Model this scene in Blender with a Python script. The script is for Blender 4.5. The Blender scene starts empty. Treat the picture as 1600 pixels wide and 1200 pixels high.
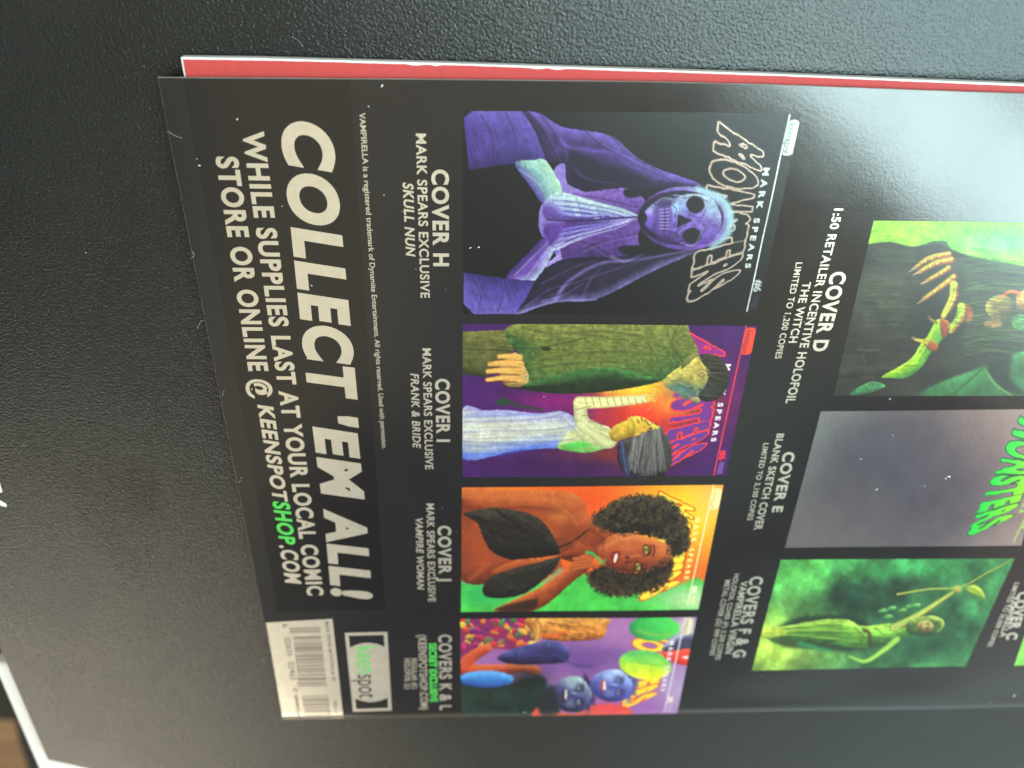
import bpy, bmesh, math, random
import numpy as np
from mathutils import Vector, Matrix

sc = bpy.context.scene
random.seed(4)
RNG = np.random.default_rng(11)

# ------------------------------------------------------------------ camera
# Page frame: u (mm) = up the printed page (+X), v (mm) = across the printed page (-Y),
# the plane of the cover lies ZP above the table.
ZP = 3.2
F_PX = 1313.6
RX, RY, RZ = 0.5583, -0.0502, 0.0027
T = np.array([-57.561, -50.3591, 137.7667])

def _rot(rx, ry, rz):
    cx, sx, cy, sy, cz, sz = math.cos(rx), math.sin(rx), math.cos(ry), math.sin(ry), math.cos(rz), math.sin(rz)
    return (np.array([[cz, -sz, 0], [sz, cz, 0], [0, 0, 1]]) @ np.array([[cy, 0, sy], [0, 1, 0], [-sy, 0, cy]])
            @ np.array([[1, 0, 0], [0, cx, -sx], [0, sx, cx]]))
R = _rot(RX, RY, RZ)
FLIP = np.diag([1.0, -1.0, -1.0])
cam_pos = FLIP @ (-R.T @ T)
cam = bpy.data.cameras.new('camera')
cam.sensor_width = 36.0
cam.lens = 36.0 * F_PX / 1600.0
cam.clip_start = 0.005
cam.clip_end = 30.0
cam.dof.use_dof = True
cam.dof.focus_distance = 0.160
cam.dof.aperture_fstop = 14.0
cam.dof.aperture_blades = 0
cam_ob = bpy.data.objects.new('camera', cam)
sc.collection.objects.link(cam_ob)
right, down, fwd = FLIP @ R.T @ [1, 0, 0], FLIP @ R.T @ [0, 1, 0], FLIP @ R.T @ [0, 0, 1]
M = Matrix(((right[0], -down[0], -fwd[0], cam_pos[0] / 1000),
            (right[1], -down[1], -fwd[1], cam_pos[1] / 1000),
            (right[2], -down[2], -fwd[2], (cam_pos[2] + ZP) / 1000),
            (0, 0, 0, 1)))
cam_ob.matrix_world = M
sc.camera = cam_ob

def page(x, y, z=0.0):
    """a point measured on the photograph -> (u, v) mm on the plane z mm above the cover"""
    d = R.T @ np.array([(x - 800) / F_PX, (y - 600) / F_PX, 1.0])
    o = -R.T @ T
    k = (-z - o[2]) / d[2]
    return o[0] + d[0] * k, o[1] + d[1] * k

def photo(u, v, z=0.0):
    """inverse of page() for arrays of printed points"""
    q = [R[i, 0] * u + R[i, 1] * v - R[i, 2] * z + T[i] for i in range(3)]
    return 800 + F_PX * q[0] / q[2], 600 + F_PX * q[1] / q[2]

# ------------------------------------------------------------------ colour management
sc.view_settings.view_transform = 'Standard'
sc.view_settings.look = 'None'
sc.view_settings.exposure = 0.0
sc.view_settings.gamma = 1.0
sc.view_settings.use_curve_mapping = False

# ------------------------------------------------------------------ light of the room
wd = bpy.data.worlds.new('World')
sc.world = wd
wd.use_nodes = True
nt = wd.node_tree
nt.nodes.clear()
out = nt.nodes.new('ShaderNodeOutputWorld')
bg = nt.nodes.new('ShaderNodeBackground')
nt.links.new(bg.outputs[0], out.inputs[0])
tc = nt.nodes.new('ShaderNodeTexCoord')
ROOM = (0.70, 0.60, 0.44)          # warm ceiling light bouncing about the room
# (direction a, b as tangent from the zenith; inner / outer angle in degrees; colour)
BLOBS = [((-0.95, -0.40), 15, 29, (0.17, 0.20, 0.19)),
         ((-0.02, -1.02), 6, 17, (0.17, 0.145, 0.165)),
         ((0.48, -0.76), 3, 10, (0.56, 0.68, 0.62)),
         ((0.88, -0.90), 4, 12, (0.85, 0.60, 0.54)),
         ((0.655, -0.80), 3, 8, (0.12, 0.12, 0.18)),
         ((0.50, -1.30), 6, 17, (0.20, 0.18, 0.17)),
         ((1.5, -2.6), 8, 24, (0.85, 1.05, 1.05)),
         ((0.12, -0.48), 3, 15, (0.40, 0.38, 0.38))]
prev = None
for (a, b), inner, outer, col in BLOBS:
    n = nt.nodes.new('ShaderNodeVectorMath'); n.operation = 'DOT_PRODUCT'
    nt.links.new(tc.outputs['Generated'], n.inputs[0])
    n.inputs[1].default_value = Vector((a, b, 1)).normalized()
    mr = nt.nodes.new('ShaderNodeMapRange'); mr.interpolation_type = 'SMOOTHSTEP'
    nt.links.new(n.outputs['Value'], mr.inputs['Value'])
    mr.inputs['From Min'].default_value = math.cos(math.radians(outer))
    mr.inputs['From Max'].default_value = math.cos(math.radians(inner))
    mx = nt.nodes.new('ShaderNodeMix'); mx.data_type = 'RGBA'
    nt.links.new(mr.outputs[0], mx.inputs[0])
    if prev is None:
        mx.inputs[6].default_value = (*ROOM, 1)
    else:
        nt.links.new(prev, mx.inputs[6])
    mx.inputs[7].default_value = (*col, 1)
    prev = mx.outputs[2]
nt.links.new(prev, bg.inputs[0])
bg.inputs[1].default_value = 1.0

def area_lamp(name, centre, target, sx, sy, radiance, colour, roll=0.0):
    l = bpy.data.lights.new(name, 'AREA')
    l.shape = 'RECTANGLE'; l.size = sx; l.size_y = sy
    l.color = colour
    l.energy = radiance * sx * sy * math.pi
    o = bpy.data.objects.new(name, l)
    sc.collection.objects.link(o)
    o.location = centre
    d = Vector(target) - Vector(centre)
    o.rotation_euler = (d.to_track_quat('-Z', 'Y').to_matrix() @ Matrix.Rotation(roll, 3, 'Z')).to_euler()
    return o
# bright cool window high on the right, its lower edge slanting across the cover's reflection
H = 0.9
def over(a, b, h=H): return (0.0507 + a * (h + 0.1457), 0.0318 + b * (h + 0.1457), h)
def flat_lamp(name, pts, h, radiance, colour):
    """rectangular lamp lying parallel to the table: centre, half extents and turn given by three tangent corners"""
    p0, p1, p2 = [Vector(over(a, b, h)) for a, b in pts]
    e1 = p1 - p0
    n = Vector((-e1.y, e1.x, 0)).normalized()
    w = (p2 - p0).dot(n)
    c = p0 + e1 / 2 + n * (w / 2)
    l = area_lamp(name, c, c - Vector((0, 0, 1)), e1.length, abs(w), radiance, colour)
    l.rotation_euler = (0, 0, 0)
    l.rotation_euler.z = math.atan2(e1.y, e1.x)
    return l
wn = (0.57, 0.82)                   # away from the slanting lower edge
def wl(t, k): return (0.02 + 1.3 * t + wn[0] * k, 0.02 - 0.9 * t + wn[1] * k)
flat_lamp('window_light', [wl(0, 0), wl(1, 0), wl(.5, .17)], H, 13.5, (0.72, 0.98, 1.0))
flat_lamp('window_light', [wl(0, .20), wl(1, .20), wl(.5, .36)], H, 7.0, (0.66, 0.96, 1.0))
flat_lamp('window_light', [wl(0, .39), wl(1, .39), wl(.5, .85)], H, 8.5, (0.48, 0.87, 1.0))
# warm lit wall low to the far left
flat_lamp('warm_wall_light', [(-0.20, -1.95), (-0.76, -0.92), (-1.9, -1.2)], 0.8, 4.6, (1.0, 0.88, 0.72))

# ------------------------------------------------------------------ materials
def srgb(c):
    c = np.asarray(c, float) / 255.0
    return np.where(c <= 0.04045, c / 12.92, ((c + 0.055) / 1.055) ** 2.4)

def new_mat(name):
    m = bpy.data.materials.new(name)
    m.use_nodes = True
    return m, m.node_tree, m.node_tree.nodes['Principled BSDF']

def add_noise(nt, scale, detail=2.0, rough=0.5, distortion=0.0, vec=None):
    n = nt.nodes.new('ShaderNodeTexNoise')
    n.inputs['Scale'].default_value = scale
    n.inputs['Detail'].default_value = detail
    n.inputs['Roughness'].default_value = rough
    n.inputs['Distortion'].default_value = distortion
    if vec is None:
        t = nt.nodes.new('ShaderNodeTexCoord'); vec = t.outputs['Object']
    nt.links.new(vec, n.inputs['Vector'])
    return n

def add_bump(nt, bsdf, height, dist, strength=1.0):
    b = nt.nodes.new('ShaderNodeBump')
    b.inputs['Distance'].default_value = dist
    b.inputs['Strength'].default_value = strength
    nt.links.new(height, b.inputs['Height'])
    nt.links.new(b.outputs[0], bsdf.inputs['Normal'])
    return b

def math_node(nt, op, a, b):
    n = nt.nodes.new('ShaderNodeMath'); n.operation = op
    for i, x in enumerate((a, b)):
        if isinstance(x, (int, float)): n.inputs[i].default_value = x
        else: nt.links.new(x, n.inputs[i])
    return n.outputs[0]

def foil_bump(nt, bsdf, k=1.0):
    """fine orange-peel of laminated foil card plus a slow waviness"""
    f = add_noise(nt, 1500, 3.0, 0.6)
    w = add_noise(nt, 90, 1.0, 0.4)
    m = add_noise(nt, 330, 2.0, 0.5, 0.4)
    h = math_node(nt, 'ADD', math_node(nt, 'MULTIPLY', f.outputs['Fac'], 1.8), math_node(nt, 'MULTIPLY', w.outputs['Fac'], 6.0))
    h = math_node(nt, 'ADD', h, math_node(nt, 'MULTIPLY', m.outputs['Fac'], 1.5))
    return add_bump(nt, bsdf, h, 0.0000042 * k)

def ink_mat(name, col, ior=1.75, rough=0.15, k=1.0):
    m, nt, b = new_mat(name)
    b.inputs['Base Color'].default_value = (*col, 1)
    b.inputs['IOR'].default_value = ior
    n = add_noise(nt, 60, 4.0, 0.6)
    mr = nt.nodes.new('ShaderNodeMapRange')
    nt.links.new(n.outputs['Fac'], mr.inputs['Value'])
    mr.inputs['To Min'].default_value = rough - 0.05
    mr.inputs['To Max'].default_value = rough + 0.07
    nt.links.new(mr.outputs[0], b.inputs['Roughness'])
    foil_bump(nt, b, k)
    return m

M_INK = ink_mat('black_card_ink', (0.010, 0.0095, 0.0095), 1.70)
M_BAND = ink_mat('black_band_ink', (0.007, 0.0065, 0.0065), 1.68, 0.13)

def foil_mat(name, col, metallic=0.85, rough=0.24):
    m, nt, b = new_mat(name)
    n = add_noise(nt, 420, 3.0, 0.65)
    mx = nt.nodes.new('ShaderNodeMix'); mx.data_type = 'RGBA'
    nt.links.new(n.outputs['Fac'], mx.inputs[0])
    mx.inputs[6].default_value = (*[c * 0.86 for c in col], 1)
    mx.inputs[7].default_value = (*[min(1, c * 1.1) for c in col], 1)
    nt.links.new(mx.outputs[2], b.inputs['Base Color'])
    b.inputs['Metallic'].default_value = metallic
    b.inputs['Roughness'].default_value = rough
    foil_bump(nt, b, 1.5)
    return m
M_FOIL = foil_mat('silver_foil_lettering', (0.95, 0.86, 0.72))
M_GREEN = foil_mat('green_foil_lettering', (0.10, 0.60, 0.10), 0.35)
M_LOGO_DARK = ink_mat('dark_lettering', (0.03, 0.026, 0.024))

def art_mat(name):
    m, nt, b = new_mat(name)
    at = nt.nodes.new('ShaderNodeAttribute'); at.attribute_name = 'ink'
    nt.links.new(at.outputs['Color'], b.inputs['Base Color'])
    nt.links.new(at.outputs['Alpha'], b.inputs['Metallic'])
    nt.links.new(math_node(nt, 'SUBTRACT', 0.30, math_node(nt, 'MULTIPLY', at.outputs['Alpha'], 0.17)), b.inputs['Roughness'])
    b.inputs['IOR'].default_value = 1.6
    foil_bump(nt, b, 1.0)
    return m
M_ART = art_mat('printed_picture_ink')

def table_mat():
    m, nt, b = new_mat('textured_black_plastic')
    b.inputs['IOR'].default_value = 1.55
    sm = add_noise(nt, 22, 5.0, 0.65, 0.6)               # handling smears change the gloss from place to place
    mr = nt.nodes.new('ShaderNodeMapRange')
    nt.links.new(sm.outputs['Fac'], mr.inputs['Value'])
    mr.inputs['From Min'].default_value = 0.3; mr.inputs['From Max'].default_value = 0.7
    mr.inputs['To Min'].default_value = 0.22; mr.inputs['To Max'].default_value = 0.31
    nt.links.new(mr.outputs[0], b.inputs['Roughness'])
    mx = nt.nodes.new('ShaderNodeMix'); mx.data_type = 'RGBA'
    nt.links.new(sm.outputs['Fac'], mx.inputs[0])
    mx.inputs[6].default_value = (0.007, 0.008, 0.0077, 1)
    mx.inputs[7].default_value = (0.012, 0.0132, 0.0125, 1)
    nt.links.new(mx.outputs[2], b.inputs['Base Color'])
    n1 = add_noise(nt, 2000, 2.0, 0.55, 0.4)
    n2 = add_noise(nt, 1000, 1.0, 0.5)
    pr = nt.nodes.new('ShaderNodeMapRange')              # pebbled grain: flat tops with pits of uneven depth
    nt.links.new(n1.outputs['Fac'], pr.inputs['Value'])
    pr.inputs['From Min'].default_value = 0.28; pr.inputs['From Max'].default_value = 0.66
    h = math_node(nt, 'ADD', pr.outputs[0], math_node(nt, 'MULTIPLY', n2.outputs['Fac'], 0.4))
    add_bump(nt, b, h, 0.000047)
    return m
M_TABLE = table_mat()

def plain_mat(name, col, rough=0.5, metallic=0.0, var=0.0, scale=300):
    m, nt, b = new_mat(name)
    b.inputs['Roughness'].default_value = rough
    b.inputs['Metallic'].default_value = metallic
    n = add_noise(nt, scale, 3.0)
    mx = nt.nodes.new('ShaderNodeMix'); mx.data_type = 'RGBA'
    nt.links.new(n.outputs['Fac'], mx.inputs[0])
    mx.inputs[6].default_value = (*[c * (1 - var) for c in col], 1)
    mx.inputs[7].default_value = (*[min(1, c * (1 + var)) for c in col], 1)
    nt.links.new(mx.outputs[2], b.inputs['Base Color'])
    return m
M_PAPER = plain_mat('white_paper_edge', (0.82, 0.82, 0.82), 0.6, 0, 0.08, 800)
M_RIM = plain_mat('grey_card_edge', (0.30, 0.28, 0.26), 0.7, 0, 0.3, 1500)
M_RED = plain_mat('red_printed_paper', (0.50, 0.045, 0.042), 0.7, 0, 0.14, 900)
M_STEEL = plain_mat('staple_steel', (0.85, 0.85, 0.85), 0.25, 1.0, 0.05)
M_BOARD = plain_mat('white_plastic', (0.62, 0.58, 0.56), 0.35, 0, 0.03)
M_MARK = plain_mat('white_printed_mark', (0.75, 0.75, 0.72), 0.5, 0, 0.05)
M_DUST = plain_mat('white_dust', (0.8, 0.8, 0.8), 0.8)
M_DARK = plain_mat('dark_fabric', (0.012, 0.013, 0.012), 0.9, 0, 0.2, 60)

def wood_mat():
    m, nt, b = new_mat('wood_floor_boards')
    t = nt.nodes.new('ShaderNodeTexCoord')
    mp = nt.nodes.new('ShaderNodeMapping'); mp.inputs['Scale'].default_value = (2, 22, 2)
    nt.links.new(t.outputs['Object'], mp.inputs['Vector'])
    n = add_noise(nt, 1.5, 5, 0.6, 0.4, mp.outputs[0])
    r = nt.nodes.new('ShaderNodeValToRGB')
    nt.links.new(n.outputs['Fac'], r.inputs['Fac'])
    r.color_ramp.elements[0].position = 0.3; r.color_ramp.elements[0].color = (0.11, 0.065, 0.03, 1)
    r.color_ramp.elements[1].position = 0.7; r.color_ramp.elements[1].color = (0.27, 0.165, 0.08, 1)
    nt.links.new(r.outputs[0], b.inputs['Base Color'])
    b.inputs['Roughness'].default_value = 0.35
    return m
M_WOOD = wood_mat()

# ------------------------------------------------------------------ object helpers
def link_mesh(name, verts, faces, mat, parent=None, smooth=False, uvz=True):
    me = bpy.data.meshes.new(name)
    me.from_pydata([tuple(v) for v in verts], [], faces)
    me.materials.append(mat)
    if smooth:
        me.polygons.foreach_set('use_smooth', [True] * len(me.polygons))
    me.update()
    o = bpy.data.objects.new(name, me)
    sc.collection.objects.link(o)
    if parent: o.parent = parent
    return o

def slab(name, outline, z0, z1, mat, parent=None, bevel=0.0):
    """outline: (u, v) mm; z in mm above the table"""
    bm = bmesh.new()
    top = [bm.verts.new((u / 1000, -v / 1000, z1 / 1000)) for u, v in outline]
    f = bm.faces.new(top)
    f.normal_update()
    if f.normal.z < 0: f.normal_flip()
    r = bmesh.ops.extrude_face_region(bm, geom=[f])
    vs = [g for g in r['geom'] if isinstance(g, bmesh.types.BMVert)]
    bmesh.ops.translate(bm, verts=vs, vec=(0, 0, (z0 - z1) / 1000))
    bmesh.ops.recalc_face_normals(bm, faces=bm.faces)
    if bevel:
        eds = [e for e in bm.edges if all(abs(v.co.z - z1 / 1000) < 1e-7 for v in e.verts)]
        bmesh.ops.bevel(bm, geom=eds, offset=bevel / 1000, segments=3, profile=0.5, affect='EDGES')
    me = bpy.data.meshes.new(name); bm.to_mesh(me); bm.free()
    me.materials.append(mat)
    o = bpy.data.objects.new(name, me); sc.collection.objects.link(o)
    if parent: o.parent = parent
    return o

# ------------------------------------------------------------------ noise for the painted pictures
def vnoise(x, y, seed=0):
    g = np.random.default_rng(seed).random((64, 64))
    xi, yi = np.floor(x).astype(int), np.floor(y).astype(int)
    fx, fy = x - xi, y - yi
    fx, fy = fx * fx * (3 - 2 * fx), fy * fy * (3 - 2 * fy)
    a, b = g[yi % 64, xi % 64], g[yi % 64, (xi + 1) % 64]
    c, d = g[(yi + 1) % 64, xi % 64], g[(yi + 1) % 64, (xi + 1) % 64]
    return (a * (1 - fx) + b * fx) * (1 - fy) + (c * (1 - fx) + d * fx) * fy

def fbm(x, y, seed=0, octaves=4):
    s, amp, tot = 0, 1.0, 0
    for i in range(octaves):
        s = s + amp * vnoise(x * 2 ** i + 7.3 * i, y * 2 ** i + 3.1 * i, seed + i)
        tot += amp; amp *= 0.55
    return s / tot

def smooth_closed(pts, n=6):
    p = np.asarray(pts, float); k = len(p); o = []
    for i in range(k):
        a, b, c, d = p[i - 1], p[i], p[(i + 1) % k], p[(i + 2) % k]
        for t in np.arange(n) / n:
            o.append(0.5 * (2 * b + (c - a) * t + (2 * a - 5 * b + 4 * c - d) * t * t + (3 * b - a - 3 * c + d) * t ** 3))
    return np.array(o)

def smooth_open(pts, n=6):
    p = np.asarray(pts, float)
    if len(p) < 3: return p
    p = np.vstack([2 * p[0] - p[1], p, 2 * p[-1] - p[-2]]); o = []
    for i in range(1, len(p) - 2):
        a, b, c, d = p[i - 1:i + 3]
        for t in np.arange(n) / n:
            o.append(0.5 * (2 * b + (c - a) * t + (2 * a - 5 * b + 4 * c - d) * t * t + (3 * b - a - 3 * c + d) * t ** 3))
    o.append(p[-2])
    return np.array(o)

# ------------------------------------------------------------------ lettering
_text_cache = {}
def text_mesh(s, bold=0.02, shear=0.0, space=1.0):
    """-> verts (n,2) in units of cap height, baseline 0; tris"""
    key = (s, bold, shear, space)
    if key in _text_cache: return _text_cache[key]
    c = bpy.data.curves.new('lettering', 'FONT')
    c.body = s; c.offset = bold; c.shear = shear; c.space_character = space
    c.resolution_u = 8
    o = bpy.data.objects.new('lettering', c)
    sc.collection.objects.link(o)
    dg = bpy.context.evaluated_depsgraph_get()
    me = o.evaluated_get(dg).to_mesh()
    me.calc_loop_triangles()
    v = np.zeros(len(me.vertices) * 3); me.vertices.foreach_get('co', v)
    t = np.zeros(len(me.loop_triangles) * 3, dtype=np.int32); me.loop_triangles.foreach_get('vertices', t)
    v = v.reshape(-1, 3)[:, :2].copy(); t = t.reshape(-1, 3).copy()
    o.evaluated_get(dg).to_mesh_clear()
    bpy.data.objects.remove(o); bpy.data.curves.remove(c)
    _text_cache[key] = (v, t)
    return v, t
_v, _t = text_mesh('H', 0.0)
CAP0 = _v[:, 1].max() - _v[:, 1].min()

def place_text(s, line, bold=0.03, shear=0.0, space=1.0):
    """line = (y0, base x0, top x0, y1, base x1, top x1) measured on the photo -> page mm coords (u, v) + tris"""
    y0, b0, t0, y1, b1, t1 = line
    ub0, v0 = page(b0, y0); ut0, _ = page(t0, y0)
    ub1, v1 = page(b1, y1); ut1, _ = page(t1, y1)
    v, t = text_mesh(s, bold, shear, space)
    x = v[:, 0]; x = (x - x.min()) / (x.max() - x.min())
    y = (v[:, 1] + bold) / (CAP0 + 2 * bold)
    va, vb = v0, v1
    ub = ub0 + (ub1 - ub0) * x; ut = ut0 + (ut1 - ut0) * x
    return np.column_stack([ub + (ut - ub) * y, va + (vb - va) * x]), t

def zsurf(u, v):
    """height (mm above the table) of the cover's surface: gentle waves, rolling down to the spine"""
    u = np.asarray(u, float); v = np.asarray(v, float)
    z = ZP + 0.10 * np.sin(u / 21.0 + 0.6) * np.sin(v / 27.0 + 0.4) + 0.05 * np.sin(u / 9.0 + v / 13.0)
    z = z + 0.16 * np.exp(-((v - 160) / 7.0) ** 2) * np.sin(u / 12.0)
    k = np.clip((v - 163.2) / 4.2, 0, 1)
    return z - 1.9 * (1 - np.sqrt(np.clip(1 - k ** 2.6, 0, 1)))

def print_mesh(name, uv, faces, mat, parent, lift=0.03, smooth=False):
    z = zsurf(uv[:, 0], uv[:, 1]) + lift
    return link_mesh(name, np.column_stack([uv[:, 0], -uv[:, 1], z]) / 1000, [tuple(f) for f in faces], mat, parent, smooth)

def quad_grid(name, quad, nu, nv, mat, parent, lift):
    """quad: page-mm corners (u0v0, u1v0, u1v1, u0v1)"""
    s, t = np.meshgrid(np.linspace(0, 1, nu + 1), np.linspace(0, 1, nv + 1))
    q = [np.array(c) for c in quad]
    P = ((1 - s)[..., None] * (1 - t)[..., None] * q[0] + s[..., None] * (1 - t)[..., None] * q[1]
         + s[..., None] * t[..., None] * q[2] + (1 - s)[..., None] * t[..., None] * q[3]).reshape(-1, 2)
    i = np.arange(nu * nv); r, c = i // nu, i % nu
    a = r * (nu + 1) + c
    F = np.column_stack([a, a + nu + 1, a + nu + 2, a + 1])
    return P, F

# ------------------------------------------------------------------ the setting
def tp(x, y, z=-ZP): return page(x, y, z)           # a point measured on the table plane
lc = tp(75, 1187)
tx0 = lc[0]
table = slab('table', [(tx0, -420), (900, -420), (900, 520), (60, 300), tp(135, 1200), lc], -3.0, 0.0, M_TABLE)
table['kind'] = 'structure'
# white mark printed on the table at the left edge
def mark_quads():
    V, Fc = [], []
    for pts in ([(-14, 758), (-5, 735), (1, 759), (4, 768), (-2, 771)], [(-14, 770), (-2, 780), (11, 788), (10, 792), (2, 790), (-14, 783)]):
        k = len(V)
        for x, y in pts:
            u, v = tp(x, y); V.append((u / 1000, -v / 1000, 0.00005))
        Fc.append(tuple(range(k, k + len(pts))))
    return V, Fc
V, Fc = mark_quads()
mk = link_mesh('printed_mark', V, Fc, M_MARK, table)
mk['label'] = 'end of a white letter printed on the black surface'

bm = bmesh.new()
s = 3.0
vs = [bm.verts.new(p) for p in ((-s, -s, -0.72), (s, -s, -0.72), (s, s, -0.72), (-s, s, -0.72))]
bm.faces.new(vs)
me = bpy.data.meshes.new('floor'); bm.to_mesh(me); bm.free(); me.materials.append(M_WOOD)
floor = bpy.data.objects.new('floor', me); sc.collection.objects.link(floor); floor['kind'] = 'structure'

RZF = -ZP - 712
rug = slab('rug', [page(x, y, RZF) for x, y in ((-260, 700), (160, 700), (160, 1330), (60, 1330), (44, 1200), (30, 1158), (24, 1126), (-260, 1112))], -719, -712, M_DARK)
rug['kind'] = 'structure'

def rounded(pts, r, n=6):
    o = []
    k = len(pts)
    for i in range(k):
        p, a, b = Vector(pts[i]), Vector(pts[i - 1]), Vector(pts[(i + 1) % k])
        d1, d2 = (a - p).normalized() * r, (b - p).normalized() * r
        for j in range(n + 1):
            t = j / n
            o.append(tuple(p + d1 * (1 - t) ** 2 + d2 * t ** 2))
    return o
zb = -ZP - 3.2
w0 = page(2, 1036, zb); w1 = page(57, 1203, zb); w2 = page(77, 1186, zb)
board = slab('white_board', rounded([(w0[0] - 2.2, w0[1]), (w0[0] + 30, w0[1]), (w0[0] + 90, 300), (w0[0] - 3.2, 300)], 1.6), -10.5, -3.05, M_BOARD, None, 0.8)
board['label'] = 'white plastic board with rounded edge sticking out from under the black surface at its corner'
board['category'] = 'board'

# ------------------------------------------------------------------ the comic book
book = bpy.data.objects.new('comic_book', None)
sc.collection.objects.link(book)
book['label'] = 'black glossy comic book lying face down, small cover pictures printed on its back'
book['category'] = 'comic book'

# inner pages: a stack of paper, its top sheet printed red, sticking out past the cover
pe = [page(282, 90, -0.5), page(400, 91.5, -0.5), page(700, 99.5, -.5), page(1000, 109, -0.5), page(1200, 116, -0.5), page(1600, 132, -0.5)]
edge = [(u, v) for u, v in pe] + [(258, pe[-1][1] + 1.6)]
stack = edge + [(258, 160), (6.0, 160)]
pages_ob = slab('inner_pages', stack, 0.7, ZP - 0.75, M_PAPER, book)
pages_ob['label'] = 'white paper pages'
# red print with a ragged white trim line
rp = []
us = np.linspace(edge[0][0] + 0.22, 258, 260)
for i, u in enumerate(us):
    v = np.interp(u, [e[0] for e in edge], [e[1] for e in edge])
    rag = 0.16 + 0.14 * fbm(np.array([u * 0.12]), np.array([3.0]), 5)[0] + 0.10 * fbm(np.array([u * 1.6]), np.array([1.0]), 9)[0]
    if 40 < u < 45 or 60 < u < 66: rag += 0.22 * math.sin((u % 20) * 0.9) ** 2
    rp.append((u, v + rag))
rp = rp + [(258, 30), (edge[0][0] + 0.42, 30)]
bmr = bmesh.new()
f = bmr.faces.new([bmr.verts.new((u / 1000, -v / 1000, (ZP - 0.71) / 1000)) for u, v in rp])
f.normal_update()
if f.normal.z < 0: f.normal_flip()
me = bpy.data.meshes.new('red_print'); bmr.to_mesh(me); bmr.free(); me.materials.append(M_RED)
ro = bpy.data.objects.new('red_print', me); sc.collection.objects.link(ro); ro.parent = pages_ob
ro['label'] = 'red printed page edge'

# back cover sheet
tops = [page(247, 121.3), page(400, 122.2), page(700, 124.6), page(1000, 127.8), page(1200, 132.8), page(1600, 147)]
left0, left1 = page(247, 121.3), page(444, 1131)
NU, NV = 150, 130
UU = np.linspace(0, 1, NU + 1)
VVp = np.concatenate([np.linspace(0, 0.95, 80, endpoint=False), np.linspace(0.95, 1, NV + 1 - 80)])
cu = np.zeros((NV + 1, NU + 1)); cv = np.zeros_like(cu)
for j, t in enumerate(VVp):
    ul = left0[0] + (left1[0] - left0[0]) * t
    u = ul + (259 - ul) * UU
    vt = np.interp(u, [p[0] for p in tops] + [259], [p[1] for p in tops] + [tops[-1][1] + 1.5])
    jag = 0.03 * (fbm(u * 1.2, np.full_like(u, 2.0), 3) - 0.5)
    vb = 167.4
    cu[j] = u; cv[j] = (vt + jag) * (1 - t) + vb * t
cz = zsurf(cu, cv)
P = np.column_stack([cu.ravel(), -cv.ravel(), cz.ravel()]) / 1000
i = np.arange(NU * NV); r, c = i // NU, i % NU; a = r * (NU + 1) + c
F = np.column_stack([a, a + NU + 1, a + NU + 2, a + 1])
cover = link_mesh('back_cover', P, F.tolist(), M_INK, book, True)
cover['label'] = 'glossy black foil back cover'
so = cover.modifiers.new('thickness', 'SOLIDIFY'); so.thickness = 0.00028; so.offset = -1; so.use_rim = False
# paler raw-paper rim along the two cut edges
def rim(pts, w0, nm):
    V, Fc = [], []
    for k, (u, v, du, dv) in enumerate(pts):
        z = float(zsurf(u, v))
        V += [(u / 1000, -v / 1000, (z + 0.008) / 1000), ((u - du) / 1000, -(v - dv) / 1000, (z - 0.05) / 1000), ((u - du * 1.1) / 1000, -(v - dv * 1.1) / 1000, (z - 0.30) / 1000)]
        if k:
            b = 3 * k
            Fc += [(b - 3, b - 2, b + 1, b), (b - 2, b - 1, b + 2, b + 1)]
    return link_mesh(nm, V, Fc, M_RIM, cover, False)
rj = lambda x: 0.5 + 1.0 * float(fbm(np.array([x * 0.9]), np.array([0.5]), 21)[0])
rim([(cu[0, k], cv[0, k], 0, 0.07 * rj(k)) for k in range(NU + 1)], 0, 'cut_edge')
rim([(cu[j, 0], cv[j, 0], 0.055 * rj(j * 1.3 + 40), 0) for j in range(NV - 6)], 0, 'cut_edge')
# front cover underneath
slab('front_cover', [(4.5, 0.6), (258, 1.5), (258, 165.5), (3.5, 165.5)], 0.06, 0.62, M_INK, book)

# staples on the spine
def staple(x0, x1, y):
    u0, v0 = page(x0, y, -1.0); u1, v1 = page(x1, y - (3 if x0 > 1200 else 0), -1.0)
    V, Fc = [], []
    n = 10; ns = 16
    for k in range(ns + 1):
        t = k / ns
        u = u0 + (u1 - u0) * t
        e = min(t, 1 - t) * 8
        dz = -0.5 * max(0, 1 - e) ** 2
        vv = 167.8 + dz * 0.5
        for q in range(n):
            an = 2 * math.pi * q / n
            V.append((u / 1000, -(vv + 0.20 * math.cos(an)) / 1000, (1.25 + dz + 0.30 * math.sin(an)) / 1000))
        if k:
            b = k * n
            for q in range(n):
                Fc.append((b - n + q, b - n + (q + 1) % n, b + (q + 1) % n, b + q))
    Fc += [tuple(range(n)), tuple(range(ns * n, ns * n + n))]
    return link_mesh('staple', V, Fc, M_STEEL, book, True)
staple(780, 843, 1134)
staple(1491, 1550, 1121)

# darker band behind the big heading
b00, b10, b11, b01 = page(285.5, 124), page(547, 126), page(602, 953), page(434, 957)
P, F = quad_grid('band', [b00, b10, b11, b01], 40, 100, M_BAND, cover, 0.015)
o = print_mesh('title_band', P, F, M_BAND, cover, 0.012, True)
o['label'] = 'darker strip behind the large heading'

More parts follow.
